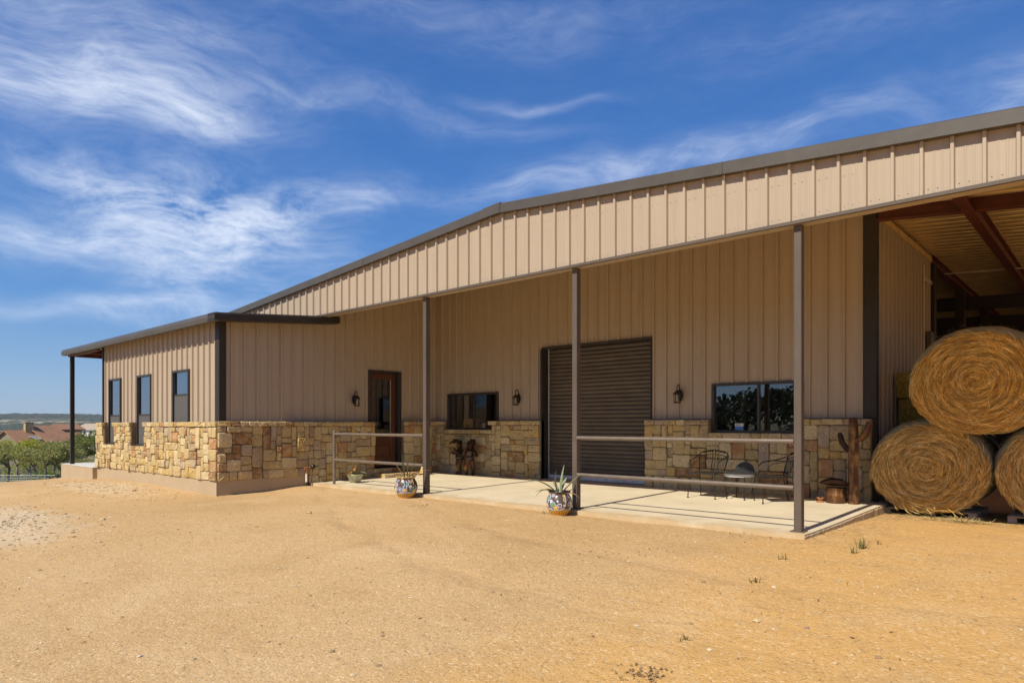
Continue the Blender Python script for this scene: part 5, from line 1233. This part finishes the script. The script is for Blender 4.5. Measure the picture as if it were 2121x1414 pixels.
TREES = [tree_meshes(1, 4.2, 4.6, 'oak_leaf_grey', 3000), tree_meshes(2, 4.4, 5.0, 'oak_leaf_yellow', 3600), tree_meshes(5, 4.0, 4.4, 'oak_leaf', 3600), tree_meshes(9, 3.8, 5.0, 'oak_leaf_grey', 2600), tree_meshes(13, 4.4, 5.2, 'oak_leaf', 4200)]
def tree(u, dep, k, sc, label, rz):
    x, y = at(u, dep); r = empty('oak_tree', (x, y, ground_z(x, y)), rz, label, 'tree', 'live oaks left of the barn'); r.scale = (sc, sc, sc)
    link_mesh('trunk', TREES[k][0], r); link_mesh('crown', TREES[k][1], r); return r
TL = [(14, 62, 0, 1.02, 'grey green oak at the picture edge with two dark trunks'), (62, 65, 3, .95, 'grey oak with pale leaning trunk in front of the fence'), (96, 66, 0, 1.05, 'oak with open twisted limbs left of the side porch post'), (128, 68, 3, .95, 'low grey oak seen beside the side porch post'),
      (-18, 70, 1, 1.0, 'yellow green oak cut off by left picture edge'), (36, 74, 1, 1.05, 'yellow green oak behind the left fence'), (78, 76, 1, .95, 'yellow green oak in front of the red roof'), (112, 76, 2, .92, 'dark green oak in front of the house eave'), (150, 78, 2, 1.05, 'dark green oak just right of the side porch post'), (176, 84, 4, 1.1, 'tall dark oak below the house gable'),
      (200, 92, 4, 1.35, 'tallest dark oak beside the stone corner'), (10, 96, 2, 1.2, 'dark rounded oak at the left below the hills'), (50, 104, 4, .95, 'dark oak under the grey roof panel'), (196, 66, 3, .72, 'small scrubby oak low beside the stone corner')]
for i, (u, dep, k, sc, lb) in enumerate(TL): tree(u, dep, k, sc, lb, i * 1.7)
def bush(u, dep, w, h, mat, label, seed, n=2200):
    rng = random.Random(seed); x, y = at(u, dep); z = ground_z(x, y); r = empty('leafy_bush', (x, y, z), 0, label, 'bush'); m = MB(); cl = [(rng.gauss(0, w * .3), rng.gauss(0, w * .3), h * rng.uniform(.15, .85)) for _ in range(16)]
    for i in range(n):
        c = rng.choice(cl); p = Vector((c[0] + rng.gauss(0, w * .09), c[1] + rng.gauss(0, w * .09), max(.03, c[2] + rng.gauss(0, h * .10)))); q = Vector((rng.gauss(0, 1), rng.gauss(0, 1), rng.gauss(.5, 1))).normalized(); u_ = q.orthogonal().normalized(); v_ = q.cross(u_); s = rng.uniform(.03, .07); m.add([p - u_ * s, p - v_ * s * .6, p + u_ * s, p + v_ * s * .6], [(0, 1, 2, 3)])
    m.build('crown', mat, r, world=False)
    m = MB()
    for c in cl[:8]: m.tube([(0, 0, -.05), (c[0] * .5, c[1] * .5, c[2] * .5), c], [.03, .02, .008], 5)
    m.build('stem', 'bark', r, world=False)
bush(30, 78, 6.0, 1.7, 'oak_leaf_yellow', 'yellow green scrub behind the wire fence at far left', 31, 2600); bush(70, 80, 6.5, 1.9, 'oak_leaf', 'dark green scrub below the house chimney', 32, 2600); bush(105, 82, 6.0, 2.0, 'oak_leaf_yellow', 'yellow green scrub below the house eave', 33, 2600); bush(140, 84, 5.0, 2.2, 'oak_leaf', 'dark scrub hidden partly by the side porch post', 34, 2400); bush(-5, 80, 6.0, 1.9, 'oak_leaf', 'dark green scrub cut by the left picture edge', 35, 2400)
bush(190, 58, 2.4, 2.3, 'bright_leaf', 'bright yellow green bush between side post and stone corner', 4); bush(165, 56, 2.6, 1.1, 'bright_leaf', 'low bright green bush below the stone corner', 6); bush(110, 70, 3.2, 1.0, 'bright_leaf', 'low green undergrowth behind the fence', 9)
# wire fence
def fence(u0, u1, d0, d1, n, label):
    a = Vector((*at(u0, d0), 0)); b = Vector((*at(u1, d1), 0)); r = empty('wire_fence', (a.x, a.y, ground_z(a.x, a.y)), 0, label, 'fence'); P = []
    for k in range(n + 1):
        p = a.lerp(b, k / n); z = ground_z(p.x, p.y); P.append((p.x, p.y, z)); m = MB(); m.tube([(p.x, p.y, z - .2), (p.x, p.y, z + 1.12)], .035, 6); m.build('fence_post', 'fence_steel', r)
    for h in (.15, .32, .5, .68, .86, 1.08): m = MB(); m.tube([(x, y, z + h) for x, y, z in P], .018 if h > 1 else .010, 5); m.build('rail' if h > 1 else 'wire', 'fence_steel', r)
fence(-60, 134, 60, 60, 14, 'low grey wire fence running behind the left yard')
fence(-40, 215, 71, 80, 14, 'second grey fence line farther back among the oaks')
# house
HD = 150.; hxw, hyw = at(100, HD); hyaw = math.atan2(CR.y, CR.x)
view = Vector((hxw, hyw, 0)).normalized(); right = Vector((-view.y, view.x, 0)) * -1
ang = R_(38); ex = (right * math.cos(ang) + view * math.sin(ang)); ey = (right * math.sin(ang) - view * math.cos(ang))   # ridge dir, downslope dir (towards us)
HOUSE = empty('ranch_house', (hxw, hyw, ground_z(hxw, hyw)), 0, 'ranch house with red brown hip roofs and stone chimney behind oaks', 'house'); HO = Vector((hxw, hyw, 0))
def hp(x, y, z): v = HO + ex * x + ey * y; return (v.x, v.y, z)
def gable(x0, x1, zr, ze, run, yo=0., back=None, wall=True):
    back = back or run; m = MB(); o = .5
    vs = [hp(x0 - o, yo, zr), hp(x1 + o, yo, zr), hp(x1 + o, yo + run, ze), hp(x0 - o, yo + run, ze), hp(x1 + o, yo - back, ze), hp(x0 - o, yo - back, ze)]
    th = [(a, b, c - .22) for a, b, c in vs]; m.add(vs + th, [(0, 3, 2, 1), (0, 1, 4, 5), (6, 7, 8, 9), (6, 11, 10, 7), (3, 9, 8, 2), (0, 6, 9, 3), (1, 2, 8, 7), (5, 4, 10, 11), (0, 5, 11, 6), (1, 7, 10, 4)])
    m.build('roof', 'roof_shingle', HOUSE)
    m = MB(); zb = -9.; iy = run - .6; ib = back - .6; zl = zr - .25; k = (zr - ze) / run; ze2 = zr - k * iy - .25
    A = [hp(x0, yo + iy, zb), hp(x0, yo + iy, ze2), hp(x0, yo, zl), hp(x0, yo - ib, zr - (zr - ze) / back * ib - .25), hp(x0, yo - ib, zb)]; B = [hp(x1, yo + iy, zb), hp(x1, yo + iy, ze2), hp(x1, yo, zl), hp(x1, yo - ib, zr - (zr - ze) / back * ib - .25), hp(x1, yo - ib, zb)]
    m.add(A + B, [(0, 1, 2, 3, 4), (9, 8, 7, 6, 5)] + [(i, (i + 1) % 5, 5 + (i + 1) % 5, 5 + i) for i in range(5)]); m.build('wall', 'house_wall', HOUSE)
gable(-4.3, 1.6, 1.15, -2.35, 5.6)
gable(-9.4, -4.0, .15, -2.4, 4.0, .2)
gable(2.2, 7.2, 1.5, .25, 2.6, -.8)
gable(1.0, 5.5, -.15, -2.0, 3.4, 1.6)
m = MB(); c0 = Vector(hp(-4.9, .6, 0)); m.bev((c0.x - .75, c0.y - .75, -3), (c0.x + .75, c0.y + .75, 1.65), .05); ch = m.build('chimney', 'chimney_stone', HOUSE)
m = MB(); m.bev((c0.x - .85, c0.y - .85, 1.651), (c0.x + .85, c0.y + .85, 1.85), .04); m.tube([(c0.x, c0.y, 1.85), (c0.x, c0.y, 2.3)], .15, 8); m.build('chimney_cap', 'house_wall', ch)
m = MB(); q = [hp(-6.6, 2.6, -1.05), hp(-4.4, 2.6, -1.0), hp(-3.6, 4.6, -1.75), hp(-5.8, 4.6, -1.75)]; m.add(q + [(a, b, c - .15) for a, b, c in q], [(0, 3, 2, 1), (4, 5, 6, 7), (0, 1, 5, 4), (1, 2, 6, 5), (2, 3, 7, 6), (3, 0, 4, 7)]); m.build('metal_awning', 'house_metal', HOUSE)
for xx in (2.6, 4.0, 5.4):
    m = MB(); q = [hp(xx, 1.30, -.65), hp(xx + .9, 1.30, -.65), hp(xx + .9, 1.30, .05), hp(xx, 1.30, .05)]; m.add(q, [(0, 1, 2, 3)]); o = m.build('window', 'dark_frame', HOUSE)
# far house on the right
x, y = at(196, 330); r = empty('far_house', (x, y, ground_z(x, y)), .6, 'distant pale hip roofed house below the hills', 'house')
m = MB(); m.add([(-9, -5, 0), (9, -5, 0), (9, 5, 0), (-9, 5, 0), (-5, 0, 3.2), (5, 0, 3.2)], [(0, 1, 5, 4), (1, 2, 5), (2, 3, 4, 5), (3, 0, 4)]); m.xf(Matrix.Translation((0, 0, 9.4))); m.build('roof', 'pallet_wood', r, world=False)
m = MB(); m.box((-8, -4.2, -3), (8, 4.2, 9.4)); m.build('wall', 'paper', r, world=False)
for k in range(4): m = MB(); m.box((-6 + 3.4 * k, -4.3, 7.4), (-4.8 + 3.4 * k, -4.25, 8.8)); m.build('window', 'dark_frame', r, world=False)

# hills all round the horizon, with a lumpy tree-covered skin
def hills():
    m = MB(); NA, NR = 420, 34; A0 = math.degrees(math.atan2(CF.y, CF.x))
    # finer steps where the camera looks (left), coarser elsewhere, closed ring
    angs = []; a = 0.
    while a < 360:
        angs.append(a); da = abs((a - (A0 + 33) + 180) % 360 - 180); a += .13 if da < 9 else 1.2
    for a in angs:
        ca, sa = math.cos(R_(a)), math.sin(R_(a)); rel = (a - A0 + 180) % 360 - 180
        for j in range(NR + 1):
            d = 700 + 1900 * (j / NR) ** 1.25; x, y = d * ca, d * sa
            big = 25 + 10 * noise.noise(Vector((ca * 2.6 + 4, sa * 2.6, 2.))) + 5 * noise.noise(Vector((ca * 11, sa * 11, 5.)))
            h = -14 + (big + 14) * smooth((d - 950) / 1500.) + 7 * noise.noise(Vector((x * .004, y * .004, 3.))) * smooth((d - 700) / 500.)
            h += 3.2 * abs(noise.noise(Vector((x * .045, y * .045, 1.)))) + 2.2 * noise.noise(Vector((x * .11, y * .11, 7.)))
            if j == 0: h = -40
            m.v.append((x, y, h))
    K = NR + 1; n = len(angs)
    for i in range(n):
        for j in range(NR): p = i * K + j; q = ((i + 1) % n) * K + j; m.f.append((p, q, q + 1, p + 1))
    o = m.build('hills', 'wooded_hills', None, False, loc=(0, 0, 0)); tag(o, 'low wooded hills along the horizon', 'hills', kind='structure')
hills()
# wood on the slope behind the viewer (it shows in the window reflections)
def woodland():
    rng = random.Random(19); m = MB()
    for i in range(150):
        x = rng.uniform(-110, 35); y = rng.uniform(-88, -44) - .12 * abs(x + 30); H = rng.uniform(3.2, 5.4); z = ground_z(x, y) - .3
        for k in range(200):
            a = rng.uniform(0, 6.28); b = math.acos(rng.uniform(-.6, 1)); q = rng.uniform(.55, 1.05); p = Vector((x + q * H * .46 * math.sin(b) * math.cos(a), y + q * H * .46 * math.sin(b) * math.sin(a), z + H * .55 + q * H * .45 * math.cos(b))); n_ = Vector((rng.gauss(0, 1), rng.gauss(0, 1), rng.gauss(.4, 1))).normalized(); u = n_.orthogonal().normalized() * rng.uniform(.16, .34); v = n_.cross(u) * .8; m.add([p - u, p - v, p + u, p + v], [(0, 1, 2, 3)])
        m.tube([(x, y, z - .5), (x, y, z + H * .6)], [.2, .1], 5)
    o = m.build('woodland', 'wood_leaf', None, loc=(0, 0, 0)); tag(o, 'dark oak wood across the yard, mirrored in the windows', 'woodland', kind='stuff')
woodland()

# ------------------------------------------------------------------ air
def haze():
    m = MB(); m.box((-2750, -2750, -48), (2750, 2750, 75)); me = m.mesh('haze', None); o = bpy.data.objects.new('haze', me); COL.objects.link(o); tag(o, 'thin bluish air over the far hills', 'haze', kind='stuff')
    mt = bpy.data.materials.new('haze_air'); mt.use_nodes = True; mt.node_tree.nodes.clear(); n = NT(mt.node_tree); out = n.new('ShaderNodeOutputMaterial'); v = n.new('ShaderNodeVolumePrincipled')
    v.inputs['Color'].default_value = (.78, .86, 1., 1); v.inputs['Density'].default_value = .00011; v.inputs['Anisotropy'].default_value = .1; n.l.new(v.outputs[0], out.inputs['Volume']); me.materials.append(mt)
haze()
